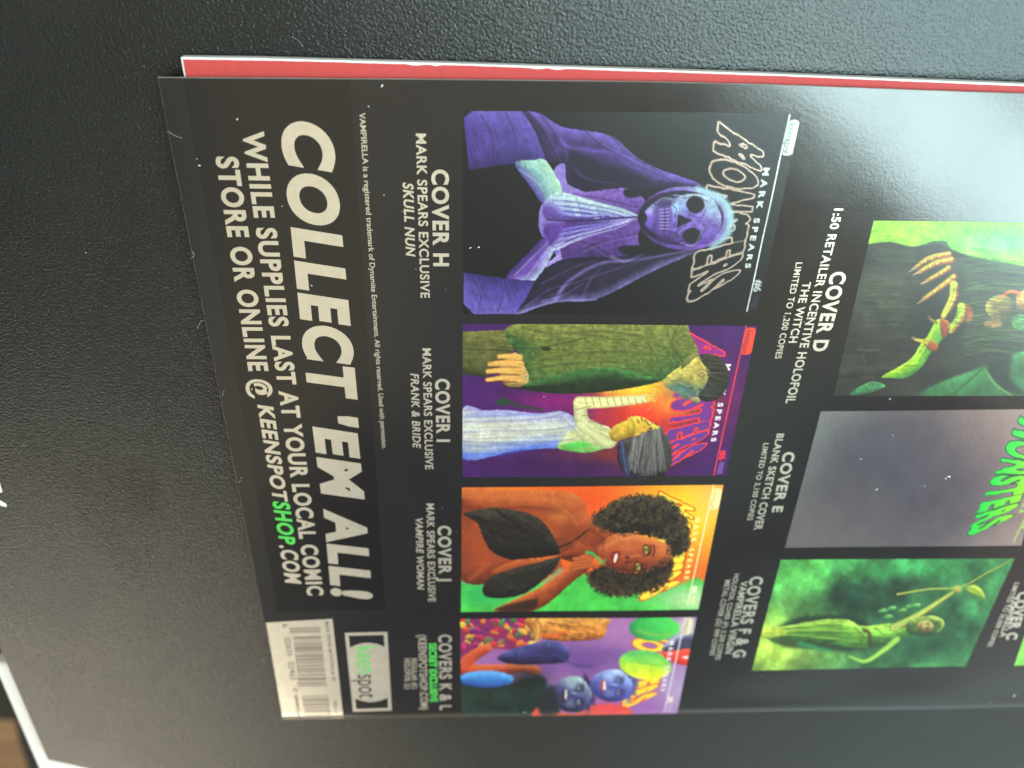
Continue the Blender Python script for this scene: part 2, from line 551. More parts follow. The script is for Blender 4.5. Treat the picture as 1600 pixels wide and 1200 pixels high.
# --- printed words: (text, (y0, base x0, top x0, y1, base x1, top x1), bold, shear)
def lettering(name, lines, mat, label=None, lift=0.035):
    U, Fs, n = [], [], 0
    for ln in lines:
        s, geo = ln[0], ln[1]
        uv, t = place_text(s, geo, *(ln[2:] if len(ln) > 2 else ()))
        U.append(uv); Fs.append(t + n); n += len(uv)
    o = print_mesh(name, np.vstack(U), np.vstack(Fs).tolist(), mat, cover, lift)
    if label: o['label'] = label
    return o
IT = 0.17
lettering('heading', [("COLLECT", (188.6, 437, 518, 624, 482, 559), 0.05, IT, 1.17), ("'EM", (650, 486, 556, 781, 503, 570), 0.05, IT, 1.17),
                      ("ALL!", (795, 505, 571, 937, 518, 582), 0.05, IT, 1.17)], M_FOIL, 'large slanted COLLECT EM ALL lettering')
lettering('slogan', [("WHILE SUPPLIES LAST AT YOUR LOCAL COMIC", (204, 378, 412.5, 931, 480, 506), 0.036, 0, 1.13),
                     ("STORE OR ONLINE @", (244, 336.4, 372, 623, 395, 426), 0.036, 0, 1.13),
                     ("KEENSPOT", (632, 402, 427, 784, 427, 450), 0.036, IT, 1.13),
                     (".COM", (852, 436, 464, 913, 446, 471), 0.036, IT, 1.13)], M_FOIL, 'two lines of cream lettering')
lettering('slogan_word', [("SHOP", (783, 425.5, 452, 851, 437, 462), 0.036, IT, 1.13)], M_GREEN, 'green word in the slogan')
lettering('small_print', [("VAMPIRELLA is a registered trademark of Dynamite Entertainment. All rights reserved. Used with permission.",
                           (176, 561.3, 570.6, 701, 597, 604.5), 0.012)], M_FOIL, 'one line of tiny lettering')
CAPS = [
 ('COVER H caption', [("COVER H", (264.5, 674, 701.4, 415.5, 677, 701.6), .036, 0, 1.14), ("MARK SPEARS EXCLUSIVE", (208.5, 649.5, 665.7, 465, 657.3, 671.7), .024, 0, 1.1), ("SKULL NUN", (285, 629, 646, 400.5, 634.3, 649), .03, IT, 1.1)]),
 ('COVER I caption', [("COVER I", (591.5, 679.6, 702.7, 690.5, 682, 703.4), .036, 0, 1.14), ("MARK SPEARS EXCLUSIVE", (543.8, 659.8, 673.5, 733.4, 664.4, 677), .024, 0, 1.1), ("FRANK & BRIDE", (583, 641.4, 654.3, 700.4, 645, 657.6), .022, IT, 1.1)]),
 ('COVER J caption', [("COVER J", (821.4, 683.6, 705, 908, 686, 705.5), .036, 0, 1.14), ("MARK SPEARS EXCLUSIVE", (787, 666, 678.5, 940, 669.2, 680.7), .024, 0, 1.1), ("VAMPIRE WOMAN", (809.7, 649, 660.6, 921.5, 652, 663), .03, IT, 1.1)]),
 ('COVERS K & L caption', [("COVERS K & L", (991.6, 684.8, 705.8, 1110, 687.2, 705.8), .026, 0, 1.14), ("(KEENSPOTSHOP.COM)", (992, 653.2, 666.3, 1109, 657, 669), .024, 0, 1.1), ("REGULAR (K)", (1029, 642.5, 651.3, 1076, 643.8, 652), .024, 0, 1.1), ("HOLOFOIL (L)", (1029, 631.5, 640.8, 1076.3, 633, 641.6), .024, 0, 1.1)]),
 ('COVER D caption', [("COVER D", (424.5, 1298.5, 1324, 549, 1268, 1291), .036, 0, 1.14), ("1:50 RETAILER INCENTIVE HOLOFOIL", (325.6, 1303.5, 1317.5, 630, 1227, 1241.5), .024, 0, 1.1), ("THE WITCH", (440.6, 1254.5, 1267.5, 535.6, 1232, 1245), .024, 0, 1.1), ("LIMITED TO 1,200 COPIES", (410, 1243.8, 1254, 560.5, 1210.6, 1220.6), .014, 0, 1.1)]),
 ('COVER E caption', [("COVER E", (706, 1224, 1242.8, 800, 1205.5, 1222), .036, 0, 1.14), ("BLANK SKETCH COVER", (677.5, 1214, 1225.5, 827.5, 1177.3, 1190), .024, 0, 1.1), ("LIMITED TO 3,100 COPIES", (692.5, 1193, 1201.5, 812.5, 1167.2, 1175.4), .014, 0, 1.1)]),
 ('COVERS F & G caption', [("COVERS F & G", (901, 1172.5, 1193.5, 1027, 1144.5, 1164), .026, 0, 1.14), ("VAMPIRELLA VIRGIN", (908, 1157.6, 1168.6, 1021, 1132.6, 1144), .024, 0, 1.1), ("HOLOFOIL COVER (F): 2,200 COPIES", (896.5, 1147, 1155.2, 1031, 1117.5, 1125), .014, 0, 1.1), ("METAL COVER (G): 999 COPIES", (906, 1133, 1141.5, 1024, 1108.5, 1116), .014, 0, 1.1)]),
 ('COVER C caption', [("COVER C", (925, 1591, 1609, 999, 1571, 1588), .036, 0, 1.14), ("VAMPIRELLA", (931, 1583, 1593, 995, 1561.5, 1571), .024, 0, 1.1), ("LIMITED TO 26,000 COPIES", (910.5, 1585.5, 1593.5, 1010, 1542.5, 1549.5), .014, 0, 1.1)]),
]
for lab, lines in CAPS:
    lettering('caption', lines, M_FOIL, 'silver ' + lab)
lettering('caption_line', [("SECRET EXCLUSIVE", (1005, 670, 682, 1097, 672, 684), .04)], M_GREEN, 'green line of the caption for covers K and L')

# --- barcode label
q = [page(415.5, 973.3), page(519.3, 967.5), page(537.5, 1127.5), page(443.2, 1130)]
P, F = quad_grid('barcode_label', q, 16, 24, M_FOIL, cover, 0.02)
o = print_mesh('barcode_label', P, F, M_FOIL, cover, 0.02, True)
o['label'] = 'cream barcode panel at the corner of the cover'
M_BAR = ink_mat('brown_barcode_ink', (0.17, 0.11, 0.09), 1.5, 0.3)
Bx, By, Bs = 410, 960, 933 / 140.0
def bpt(x, y): return page(Bx + x / Bs, By + y / Bs)
rects = []
def bars(yL0, yL1, xa0, xb0, xa1, xb1, n, seed):
    rr = np.random.default_rng(seed)
    w = rr.choice([1, 1, 2, 3], 2 * n).astype(float); w = np.cumsum(np.concatenate([[0], w])); w /= w[-1]
    for k in range(n):
        t0, t1 = w[2 * k], w[2 * k + 1]
        xa, xb = xa0 + (xa1 - xa0) * t0, xb0 + (xb1 - xb0) * t0
        y0, y1 = yL0 + (yL1 - yL0) * t0, yL0 + (yL1 - yL0) * t1
        rects.append([bpt(xa, y0 + 4), bpt(xb, y0 - 4), bpt(xb, y1 - 4), bpt(xa, y1 + 4)])
bars(138, 205, 278, 600, 285, 604, 5, 1)
bars(232, 705, 318, 610, 372, 668, 26, 2)
bars(705, 752, 362, 668, 368, 672, 4, 3)
bars(845, 1105, 412, 690, 455, 720, 14, 4)
V = np.array([p for rct in rects for p in rct]); Fc = [tuple(range(4 * k, 4 * k + 4)) for k in range(len(rects))]
o = print_mesh('barcode', V, Fc, M_BAR, cover, 0.034)
def bline(y0, b0, t0, y1, b1, t1): return (By + y0 / Bs, Bx + b0 / Bs, Bx + t0 / Bs, By + y1 / Bs, Bx + b1 / Bs, Bx + t1 / Bs)
lettering('barcode_digits', [("6", bline(100, 205, 262, 140, 210, 268), .01), ("02835", bline(248, 222, 290, 435, 258, 318), .01),
                             ("02465", bline(495, 268, 330, 685, 292, 360), .01), ("0", bline(770, 312, 370, 805, 318, 374), .01),
                             ("MARK SPEARS MONSTERS #6 (B)", bline(78, 650, 690, 690, 730, 766), .02),
                             ("KEENSPOT.COM", bline(835, 335, 366, 1105, 372, 404), .05), ("00611", bline(890, 735, 780, 1020, 750, 790), .01)],
          M_BAR, 'brown digits and tiny words on the barcode panel', 0.034)

# --- publisher logo: silver frame, silver barrel, green and dark letters
Lx, Ly, Ls = 380, 880, 1543 / 360.0
def lpt(x, y): return page(Lx + x / Ls, Ly + y / Ls)
def lquad(s, t):
    c = [np.array(lpt(680, 468)), np.array(lpt(965, 460)), np.array(lpt(995, 984)), np.array(lpt(737, 990))]
    return (1 - s) * (1 - t) * c[0] + s * (1 - t) * c[1] + s * t * c[2] + (1 - s) * t * c[3]
V, Fc = [], []
def add_poly(pts):
    k = len(V); V.extend(pts); Fc.append(tuple(range(k, k + len(pts))))
for (s0, s1, t0, t1) in ((0, 1, 0, .035), (0, 1, .965, 1), (0, .085, .035, .965), (.915, 1, .035, .965)):
    m = max(1, int((t1 - t0) * 12))
    for e in range(m):
        ta, tb = t0 + (t1 - t0) * e / m, t0 + (t1 - t0) * (e + 1) / m
        add_poly([lquad(s0, ta), lquad(s1, ta), lquad(s1, tb), lquad(s0, tb)])
n = 14
for k in range(n):
    s0, s1 = .085 + .83 * k / n, .085 + .83 * (k + 1) / n
    arc = lambda s: .055 * ((s - .5) / .415) ** 2
    for e in range(12):
        g = lambda s_, w: lquad(s_, .125 + arc(s_) + (.75 - 2 * arc(s_)) * w / 12)
        add_poly([g(s0, e), g(s1, e), g(s1, e + 1), g(s0, e + 1)])
o = print_mesh('publisher_logo', np.array(V), Fc, M_FOIL, cover, 0.022)
o['label'] = 'silver framed keenspot logo'
def lline(y0, b0, t0, y1, b1, t1): return (Ly + y0 / Ls, Lx + b0 / Ls, Lx + t0 / Ls, Ly + y1 / Ls, Lx + b1 / Ls, Lx + t1 / Ls)
lettering('logo_word', [("keen", lline(560, 752, 895, 735, 762, 900), 0.0)], M_GREEN, 'green half of the keenspot logo', 0.036)
lettering('logo_word', [("spot", lline(745, 765, 900, 900, 778, 905), 0.0)], M_LOGO_DARK, 'black half of the keenspot logo', 0.036)

# ------------------------------------------------------------------ painted cover pictures
def blur1(a, r, axis):
    if r < 1: return a
    pad = [(0, 0)] * a.ndim; pad[axis] = (r + 1, r)
    c = np.cumsum(np.pad(a, pad, mode='edge'), axis=axis)
    n = a.shape[axis]
    hi = np.take(c, np.arange(2 * r + 1, 2 * r + 1 + n), axis=axis); lo = np.take(c, np.arange(0, n), axis=axis)
    return (hi - lo) / (2 * r + 1)
def blur(a, r): return blur1(blur1(blur1(blur1(a, r, 0), r, 1), r, 0), r, 1)

_bmp = {}
def text_bitmap(s, bold, h=120, wide=6.0, space=1.0, jag=0.0):
    """mask with margins; 1 unit cap height = h px; whole word squeezed to `wide` cap heights"""
    key = (s, bold, h, wide, space, jag)
    if key in _bmp: return _bmp[key]
    v, t = text_mesh(s, bold, 0.0, space)
    x = v[:, 0]; x = (x - x.min()) / (x.max() - x.min()) * wide * h
    y = (v[:, 1] + bold) / (CAP0 + 2 * bold) * h
    m = h // 4
    W, Hh = int(wide * h + 2 * m), h + 2 * m
    img = np.zeros((Hh, W), np.float32)
    for tri in t:
        ax, ay, bx, by, cx, cy = x[tri[0]] + m, y[tri[0]] + m, x[tri[1]] + m, y[tri[1]] + m, x[tri[2]] + m, y[tri[2]] + m
        x0, x1 = max(0, int(min(ax, bx, cx))), min(W - 1, int(max(ax, bx, cx)) + 1)
        y0, y1 = max(0, int(min(ay, by, cy))), min(Hh - 1, int(max(ay, by, cy)) + 1)
        X, Y = np.meshgrid(np.arange(x0, x1 + 1), np.arange(y0, y1 + 1))
        d1 = (bx - ax) * (Y - ay) - (by - ay) * (X - ax)
        d2 = (cx - bx) * (Y - by) - (cy - by) * (X - bx)
        d3 = (ax - cx) * (Y - cy) - (ay - cy) * (X - cx)
        ins = ((d1 >= 0) & (d2 >= 0) & (d3 >= 0)) | ((d1 <= 0) & (d2 <= 0) & (d3 <= 0))
        img[y0:y1 + 1, x0:x1 + 1] = np.maximum(img[y0:y1 + 1, x0:x1 + 1], ins)
    if jag:
        Y, X = np.mgrid[0:Hh, 0:W]
        dx = (fbm(X / 14.0, Y / 14.0, 31, 2) - .5) * jag; dy = (fbm(X / 14.0, Y / 14.0, 47, 2) - .5) * jag
        img = img[np.clip(Y + dy, 0, Hh - 1).astype(int), np.clip(X + dx, 0, W - 1).astype(int)]
    _bmp[key] = (blur(img, 1), m, h, wide)
    return _bmp[key]

def mm_rel(pts, origin): return [np.array(page(*p)) - origin for p in pts]
H_ORG = np.array(page(723.5, 173))
TITLE = mm_rel([(1122, 191), (1194, 238), (1153, 433), (1072, 477)], H_ORG)       # base start, top start, top end, base end
NAME = mm_rel([(1193, 262), (1203.5, 262), (1172.5, 419), (1163.5, 419)], H_ORG)
NUMB = mm_rel([(1181, 437), (1192.5, 437), (1188, 456), (1176, 456)], H_ORG)
PRICE = mm_rel([(1178, 460), (1187, 460), (1182, 484), (1172, 484)], H_ORG)
RULE = [np.array(page(1234, 179)) - H_ORG, np.array(page(1167, 487)) - H_ORG]
BADGE = mm_rel([(1232, 187), (1251, 187), (1240, 243), (1219, 243)], H_ORG)
BTXT = mm_rel([(1233, 193), (1245, 193), (1233, 240), (1221, 240)], H_ORG)

class Picture:
    """a printed picture: grid of vertices over its page-mm quad, painted per vertex"""
    def __init__(s, corners, per_mm=8.0, view=(0, 0, 1), bgcol=(30, 30, 30)):
        s.q = [np.array(page(*c)) for c in corners]
        lu = np.linalg.norm(s.q[1] - s.q[0]); lv = np.linalg.norm(s.q[3] - s.q[0])
        s.nu, s.nv = int(lu * per_mm), int(lv * per_mm)
        s.P, s.F = quad_grid('', s.q, s.nu, s.nv, None, None, 0)
        X, Y = photo(s.P[:, 0], s.P[:, 1])
        s.shape = (s.nv + 1, s.nu + 1)
        ox, oy, k = view
        s.X, s.Y = ((X - ox) * k).reshape(s.shape), ((Y - oy) * k).reshape(s.shape)
        s.C = np.zeros(s.shape + (4,)); s.C[..., :3] = bgcol; s.C[..., 3] = 0.12
        s.U, s.W = s.P[:, 0].reshape(s.shape), s.P[:, 1].reshape(s.shape)
        s.org = s.q[0]
    def put(s, m, col, sl=None, foil=None):
        sl = sl or (slice(None), slice(None))
        foil = 0.12 if foil is None else foil
        m = m[..., None]
        s.C[sl][..., :3] = s.C[sl][..., :3] * (1 - m) + np.asarray(col, float) * m
        s.C[sl][..., 3] = s.C[sl][..., 3] * (1 - m[..., 0]) + foil * m[..., 0]
    def window(s, pts, pad):
        p = np.asarray(pts); x0, y0 = p.min(0) - pad; x1, y1 = p.max(0) + pad
        ins = (s.X >= x0) & (s.X <= x1) & (s.Y >= y0) & (s.Y <= y1)
        if not ins.any(): return None
        r = np.where(ins.any(1))[0]; c = np.where(ins.any(0))[0]
        return (slice(r[0], r[-1] + 1), slice(c[0], c[-1] + 1))
    def sdf(s, pts, sl, closed=True):
        X, Y = s.X[sl], s.Y[sl]
        d = np.full(X.shape, 1e9); ins = np.zeros(X.shape, bool)
        n = len(pts)
        for i in range(n if closed else n - 1):
            ax, ay = pts[i]; bx, by = pts[(i + 1) % n]
            ex, ey = bx - ax, by - ay
            t = np.clip(((X - ax) * ex + (Y - ay) * ey) / (ex * ex + ey * ey + 1e-9), 0, 1)
            d = np.minimum(d, (X - ax - ex * t) ** 2 + (Y - ay - ey * t) ** 2)
            if closed:
                cr = ((ay > Y) != (by > Y)) & (X < ex * (Y - ay) / (ey if abs(ey) > 1e-9 else 1e-9) + ax)
                ins ^= cr
        d = np.sqrt(d)
        return np.where(ins, -d, d) if closed else d
    def poly(s, pts, col, soft=3, hi=None, lo=None, ldir=(0.3, -1), bevel=30, smooth=True, noise=0.0, nscale=25, alpha=1.0, foil=None, wob=3.0, wscale=11.0):
        pts = smooth_closed(pts) if smooth else np.asarray(pts, float)
        sl = s.window(pts, soft * 2 + 2 + wob)
        if sl is None: return
        d = s.sdf(pts, sl)
        d0 = d
        if wob: d = d + wob * 2 * (fbm(s.X[sl] / wscale, s.Y[sl] / wscale, 13, 3) - .5)
        m = np.clip(0.5 - d / (2 * soft), 0, 1); m = m * m * (3 - 2 * m) * alpha
        col = np.asarray(col, float)
        C = np.broadcast_to(col, d.shape + (3,)).copy()
        if hi is not None or lo is not None:
            gy, gx = np.gradient(blur(np.minimum(d0, 0), 6))
            # gradient in raster axes -> picture axes (u right, v down agree with X, Y)
            l = np.array(ldir, float); l /= np.linalg.norm(l)
            g = np.sqrt(gx ** 2 + gy ** 2) + 1e-6
            sh = (gx * l[0] + gy * l[1]) / g * np.clip(1 + d0 / bevel, 0, 1)
            if hi is not None: C += (np.asarray(hi, float) - col) * np.clip(sh, 0, 1)[..., None]
            if lo is not None: C += (np.asarray(lo, float) - col) * np.clip(-sh, 0, 1)[..., None]
        if noise:
            C *= 1 + noise * (fbm(s.X[sl] / nscale, s.Y[sl] / nscale, 3) - .5)[..., None] * 2
        s.put(m, C, sl, foil)
    def ell(s, cx, cy, rx, ry, col, rot=0.0, **k):
        a = np.linspace(0, 2 * np.pi, 28, endpoint=False)
        x, y = rx * np.cos(a), ry * np.sin(a)
        s.poly(np.column_stack([cx + x * math.cos(rot) - y * math.sin(rot), cy + x * math.sin(rot) + y * math.cos(rot)]), col, smooth=False, **k)
    def stroke(s, pts, w, col, soft=2, alpha=1.0, w1=None, hi=None, foil=None):
        pts = smooth_open(pts)
        w1 = w if w1 is None else w1
        sl = s.window(pts, max(w, w1) + soft * 2 + 2)
        if sl is None: return
        X, Y = s.X[sl], s.Y[sl]
        best = np.full(X.shape, 1e9); n = len(pts) - 1
        for i in range(n):
            (ax, ay), (bx, by) = pts[i], pts[i + 1]
            ex, ey = bx - ax, by - ay
            t = np.clip(((X - ax) * ex + (Y - ay) * ey) / (ex * ex + ey * ey + 1e-9), 0, 1)
            best = np.minimum(best, np.sqrt((X - ax - ex * t) ** 2 + (Y - ay - ey * t) ** 2) - (w + (w1 - w) * (i + t) / n))
        m = np.clip(0.5 - best / (2 * soft), 0, 1) * alpha
        C = np.broadcast_to(np.asarray(col, float), X.shape + (3,)).copy()
        if hi is not None:
            gy, gx = np.gradient(best)
            sh = np.clip(-(gy) / (np.abs(gx) + np.abs(gy) + 1e-6), 0, 1) * np.clip(-best / max(w, 1) * 2, 0, 1)
            C += (np.asarray(hi, float) - C) * np.clip(1 - np.abs(best + w * .6) / (w * .6), 0, 1)[..., None]
        s.put(m, C, sl, foil)
    def fog(s, cx, cy, rx, ry, col, alpha=1.0, p=1.0, warp=0.0, seed=1):
        X, Y = s.X, s.Y
        if warp:
            X = X + warp * (fbm(s.X / 90, s.Y / 90, seed) - .5) * 2; Y = Y + warp * (fbm(s.X / 90, s.Y / 90, seed + 9) - .5) * 2
        r = ((X - cx) / rx) ** 2 + ((Y - cy) / ry) ** 2
        s.put(np.exp(-r ** p) * alpha, col)
    def brush(s, pts, ang, amt=.3, long=60, thin=5, seed=4):
        """streaky brush marks along an angle, inside an outline"""
        pts = smooth_closed(pts); sl = s.window(pts, 4)
        if sl is None: return
        m = np.clip(-s.sdf(pts, sl) / 8, 0, 1)
        X, Y = s.X[sl], s.Y[sl]
        wv = 10 * (fbm(X / 40, Y / 40, seed + 3) - .5)
        a = (X * math.cos(ang) + Y * math.sin(ang)) / long; b_ = (-X * math.sin(ang) + Y * math.cos(ang) + wv) / thin
        s.C[sl][..., :3] *= (1 + amt * 2 * (fbm(a, b_, seed, 3) - .5) * m)[..., None]
    def hair(s, root, tip, n, col, w=1.6, spread=6, seed=1, alpha=.8, curl=0.0):
        """strands from the curve `root` to the curve `tip`"""
        g = np.random.default_rng(seed); ra, ta = smooth_open(root, 10), smooth_open(tip, 10)
        for i in range(n):
            t = g.random()
            a = ra[int(t * (len(ra) - 1))] + g.normal(0, spread * .4, 2); b_ = ta[int(np.clip(t + g.normal(0, .04), 0, 1) * (len(ta) - 1))] + g.normal(0, spread, 2)
            mid = (a + b_) / 2 + g.normal(0, spread * (1 + curl), 2)
            k = .6 + .8 * g.random()
            s.stroke([a, mid, b_], w * k, np.clip(np.asarray(col) * (.55 + .9 * g.random()), 0, 255), 1.6, alpha, w * .3)
    def curls(s, pts, n, col, size=7, w=1.3, seed=2, grow=6):
        pts = smooth_closed(pts); g = np.random.default_rng(seed)
        x0, y0 = pts.min(0); x1, y1 = pts.max(0); c = 0
        while c < n:
            p = np.array([x0 + (x1 - x0) * g.random(), y0 + (y1 - y0) * g.random()]); c += 1
            ins = False
            for i in range(len(pts)):
                (ax, ay), (bx, by) = pts[i - 1], pts[i]
                if (ay > p[1]) != (by > p[1]) and p[0] < (bx - ax) * (p[1] - ay) / (by - ay) + ax: ins = not ins
            if not ins:
                if np.sqrt(((pts - p) ** 2).sum(1)).min() > grow: continue
            a0 = 6.28 * g.random(); sz = size * (.6 + .8 * g.random())
            arc_ = [p + sz * np.array([math.cos(a0 + t), math.sin(a0 + t)]) for t in (0, 1.2, 2.4, 3.4)]
            s.stroke(arc_, w, np.asarray(col) * (.4 + 1.0 * g.random()), 1.4, .85)
    def mottle(s, amt, scale, seed=2):
        s.C[..., :3] *= (1 + amt * 2 * (fbm(s.X / scale, s.Y / scale, seed) - .5))[..., None]
    # lettering that belongs to the picture
    def word(s, text, quad, fill=None, line=None, bold=0.05, wide=6.0, space=1.0, lw=0, jag=0.0, foil=None, line_foil=None):
        bmp, m, h, wd_ = text_bitmap(text, bold, 120 if len(text) < 9 else 60, wide, space, jag)
        q = [np.asarray(p) + s.org for p in quad]          # base start, top start, top end, base end
        lo = np.min(q, 0) - 3; hi_ = np.max(q, 0) + 3
        ins = (s.U >= lo[0]) & (s.U <= hi_[0]) & (s.W >= lo[1]) & (s.W <= hi_[1])
        if not ins.any(): return
        r = np.where(ins.any(1))[0]; c = np.where(ins.any(0))[0]
        sl = (slice(r[0], r[-1] + 1), slice(c[0], c[-1] + 1))
        U, W = s.U[sl], s.W[sl]
        x = np.full(U.shape, .5); y = np.full(U.shape, .5)
        for _ in range(7):
            pu = sum(w * p[0] for w, p in zip(((1 - x) * (1 - y), (1 - x) * y, x * y, x * (1 - y)), q)) - U
            pv = sum(w * p[1] for w, p in zip(((1 - x) * (1 - y), (1 - x) * y, x * y, x * (1 - y)), q)) - W
            ux = -(1 - y) * q[0][0] - y * q[1][0] + y * q[2][0] + (1 - y) * q[3][0]
            vx = -(1 - y) * q[0][1] - y * q[1][1] + y * q[2][1] + (1 - y) * q[3][1]
            uy = -(1 - x) * q[0][0] + (1 - x) * q[1][0] + x * q[2][0] - x * q[3][0]
            vy = -(1 - x) * q[0][1] + (1 - x) * q[1][1] + x * q[2][1] - x * q[3][1]
            det = ux * vy - uy * vx; det = np.where(np.abs(det) < 1e-6, 1e-6, det)
            x = np.clip(x - (pu * vy - pv * uy) / det, -.5, 1.5); y = np.clip(y - (pv * ux - pu * vx) / det, -.5, 1.5)
        bx = x * wd_ * h + m; by = y * h + m
        ok = (bx >= 0) & (bx < bmp.shape[1] - 1) & (by >= 0) & (by < bmp.shape[0] - 1)
        bx = np.clip(bx, 0, bmp.shape[1] - 2); by = np.clip(by, 0, bmp.shape[0] - 2)
        def samp(b):
            xi, yi = bx.astype(int), by.astype(int); fx, fy = bx - xi, by - yi
            return ((b[yi, xi] * (1 - fx) + b[yi, xi + 1] * fx) * (1 - fy) + (b[yi + 1, xi] * (1 - fx) + b[yi + 1, xi + 1] * fx) * fy) * ok
        if line is not None:
            fat = np.clip((blur(bmp, max(1, lw // 2)) - 0.12) * 6, 0, 1)
            s.put(samp(fat), line, sl, line_foil)
            thin = np.clip((blur(bmp, max(1, lw // 2)) - 0.80) * 8, 0, 1)
            if fill is not None: s.put(samp(thin), fill(x, y) if callable(fill) else fill, sl, foil)
        else:
            s.put(samp(bmp), fill(x, y) if callable(fill) else fill, sl, foil)
    def rel_poly(s, pts, col, foil=None, alpha=1.0, smooth=False):
        pp = [np.asarray(p) + s.org for p in pts]
        xy = [photo(p[0], p[1]) for p in pp]
        k = s.k; xy = [((x - s.v[0]) * k, (y - s.v[1]) * k) for x, y in xy]
        s.poly(xy, col, soft=1.2, smooth=smooth, foil=foil, alpha=alpha, wob=0)
    v = (0, 0); k = 1.0
    def header(s, rule, name, numb, badge, badge_text, foil=0.1, price=None, two=None):
        d = RULE[1] - RULE[0]; n = np.array([d[1], -d[0]]) / np.linalg.norm(d) * 0.13
        s.rel_poly([RULE[0] - n, RULE[0] + n, RULE[1] + n, RULE[1] - n], rule, foil)
        s.word("MARK SPEARS", NAME, name, bold=.05, wide=15.0, space=1.7, foil=foil)
        s.word("#6", NUMB, numb, bold=.03, wide=1.6, foil=foil)
        if price is not None: s.rel_poly(PRICE, price, foil, 0.55)
        c = np.mean(BADGE, 0)
        rb = rounded([tuple(p) for p in BADGE], 1.1, 4)
        s.rel_poly(rb, badge, foil)
        if two is not None:
            mid0 = BTXT[0] * .47 + BTXT[3] * .53; mid1 = BTXT[1] * .47 + BTXT[2] * .53
            s.word("keen", [BTXT[0], BTXT[1], mid1, mid0], two, bold=0.0, wide=1.6, foil=0)
            s.word("spot", [mid0, mid1, BTXT[2], BTXT[3]], badge_text, bold=0.0, wide=1.6, foil=0)
        else:
            s.word("keenspot", BTXT, badge_text, bold=0.0, wide=3.4, foil=0)
    def build(s, label, floor=0.004, gain=0.86):
        g = s.C[..., :3].mean(-1, keepdims=True)
        c = srgb(np.clip(s.C[..., :3] * 1.04 - g * .04, 0, 255)) * gain
        c = np.clip(c, floor, 0.9)
        a = np.concatenate([c, s.C[..., 3:4]], -1).reshape(-1, 4).astype(np.float32)
        z = zsurf(s.P[:, 0], s.P[:, 1]) + 0.025
        V = (np.column_stack([s.P[:, 0], -s.P[:, 1], z]) / 1000).astype(np.float32)
        me = bpy.data.meshes.new('cover_picture')
        nf = len(s.F)
        me.vertices.add(len(V)); me.vertices.foreach_set('co', V.ravel())
        me.loops.add(nf * 4); me.loops.foreach_set('vertex_index', s.F.astype(np.int32).ravel())
        me.polygons.add(nf); me.polygons.foreach_set('loop_start', np.arange(0, nf * 4, 4, dtype=np.int32))
        me.polygons.foreach_set('use_smooth', np.ones(nf, bool))
        me.update(calc_edges=True)
        at = me.attributes.new('ink', 'FLOAT_COLOR', 'POINT'); at.data.foreach_set('color', a.ravel())
        me.materials.append(M_ART)
        o = bpy.data.objects.new('cover_picture', me); sc.collection.objects.link(o); o.parent = cover
        o['label'] = label
        return o

def picture(corners, view, bgcol, per_mm=8.0):
    p = Picture(corners, per_mm, view, bgcol); p.v = view[:2]; p.k = view[2]
    return p
S = 1600 / 560.0
K = (14, 13, 15)

# ---- cover H: a hooded skeleton with hands pressed together
p = picture([(723.5, 173), (1252, 177), (1184, 490.5), (723.5, 491)], (700, 160, S), K)
p.word("MONSTERS", TITLE, K, (235, 215, 200), bold=.075, wide=3.4, lw=5, jag=7, space=1.16, foil=0.1, line_foil=0.8)
p.header((225, 225, 220), (215, 215, 210), (190, 190, 188), (205, 206, 200), (50, 50, 50), 0.3, (70, 70, 72), (30, 170, 60))
pur, dpur, vlt, tea = (66, 58, 138), (34, 28, 66), (112, 78, 172), (140, 200, 190)
p.poly([(330, 36), (420, 55), (520, 112), (720, 148), (880, 272), (1130, 368), (980, 385), (800, 398), (640, 402), (545, 372), (510, 280), (440, 262), (390, 130)], (52, 42, 100), hi=(96, 88, 180), lo=(20, 16, 34), bevel=60, noise=.25)
p.poly([(70, 70), (110, 37), (330, 37), (390, 130), (440, 262), (260, 275), (95, 302)], pur, hi=(88, 84, 170), lo=(40, 34, 90), bevel=90, noise=.18, smooth=False)
p.stroke([(505, 170), (540, 200), (640, 215), (760, 230), (860, 285)], 10, (100, 92, 190), 9, .7, 3)
p.stroke([(530, 210), (560, 270), (600, 330)], 7, (80, 70, 160), 8, .6, 2)
p.poly([(540, 215), (640, 250), (800, 300), (900, 350), (780, 385), (640, 390), (555, 350)], (16, 13, 24), soft=26, alpha=.75)
p.poly([(470, 310), (520, 272), (532, 360), (600, 400), (520, 420)], (118, 112, 190), noise=.1)
p.poly([(420, 455), (480, 440), (520, 700), (515, 775), (455, 772), (440, 720), (480, 680), (415, 590), (405, 520)], (128, 122, 198), hi=(160, 160, 225), lo=(80, 70, 150), bevel=30)
p.poly([(500, 420), (640, 398), (800, 385), (880, 440), (870, 520), (850, 600), (850, 670), (730, 705), (640, 690), (530, 735), (500, 650), (480, 560)], (76, 54, 132), hi=(112, 90, 176), lo=(44, 30, 84), bevel=80, noise=.3, nscale=12)
p.poly([(760, 650), (850, 640), (880, 670), (800, 685)], (14, 12, 22), soft=6)
p.poly([(790, 390), (900, 385), (870, 415), (800, 425)], (18, 14, 28), soft=6)
p.poly([(298, 272), (380, 258), (438, 262), (505, 375), (500, 430), (440, 470), (370, 380)], (112, 168, 170), hi=(165, 215, 190), lo=(70, 60, 140), ldir=(1, -.6), bevel=60, noise=.15)
p.poly([(262, 780), (350, 680), (430, 600), (500, 590), (475, 660), (385, 797)], (92, 66, 160), hi=(150, 190, 215), lo=(50, 36, 100), ldir=(.8, .9), bevel=45, noise=.25)
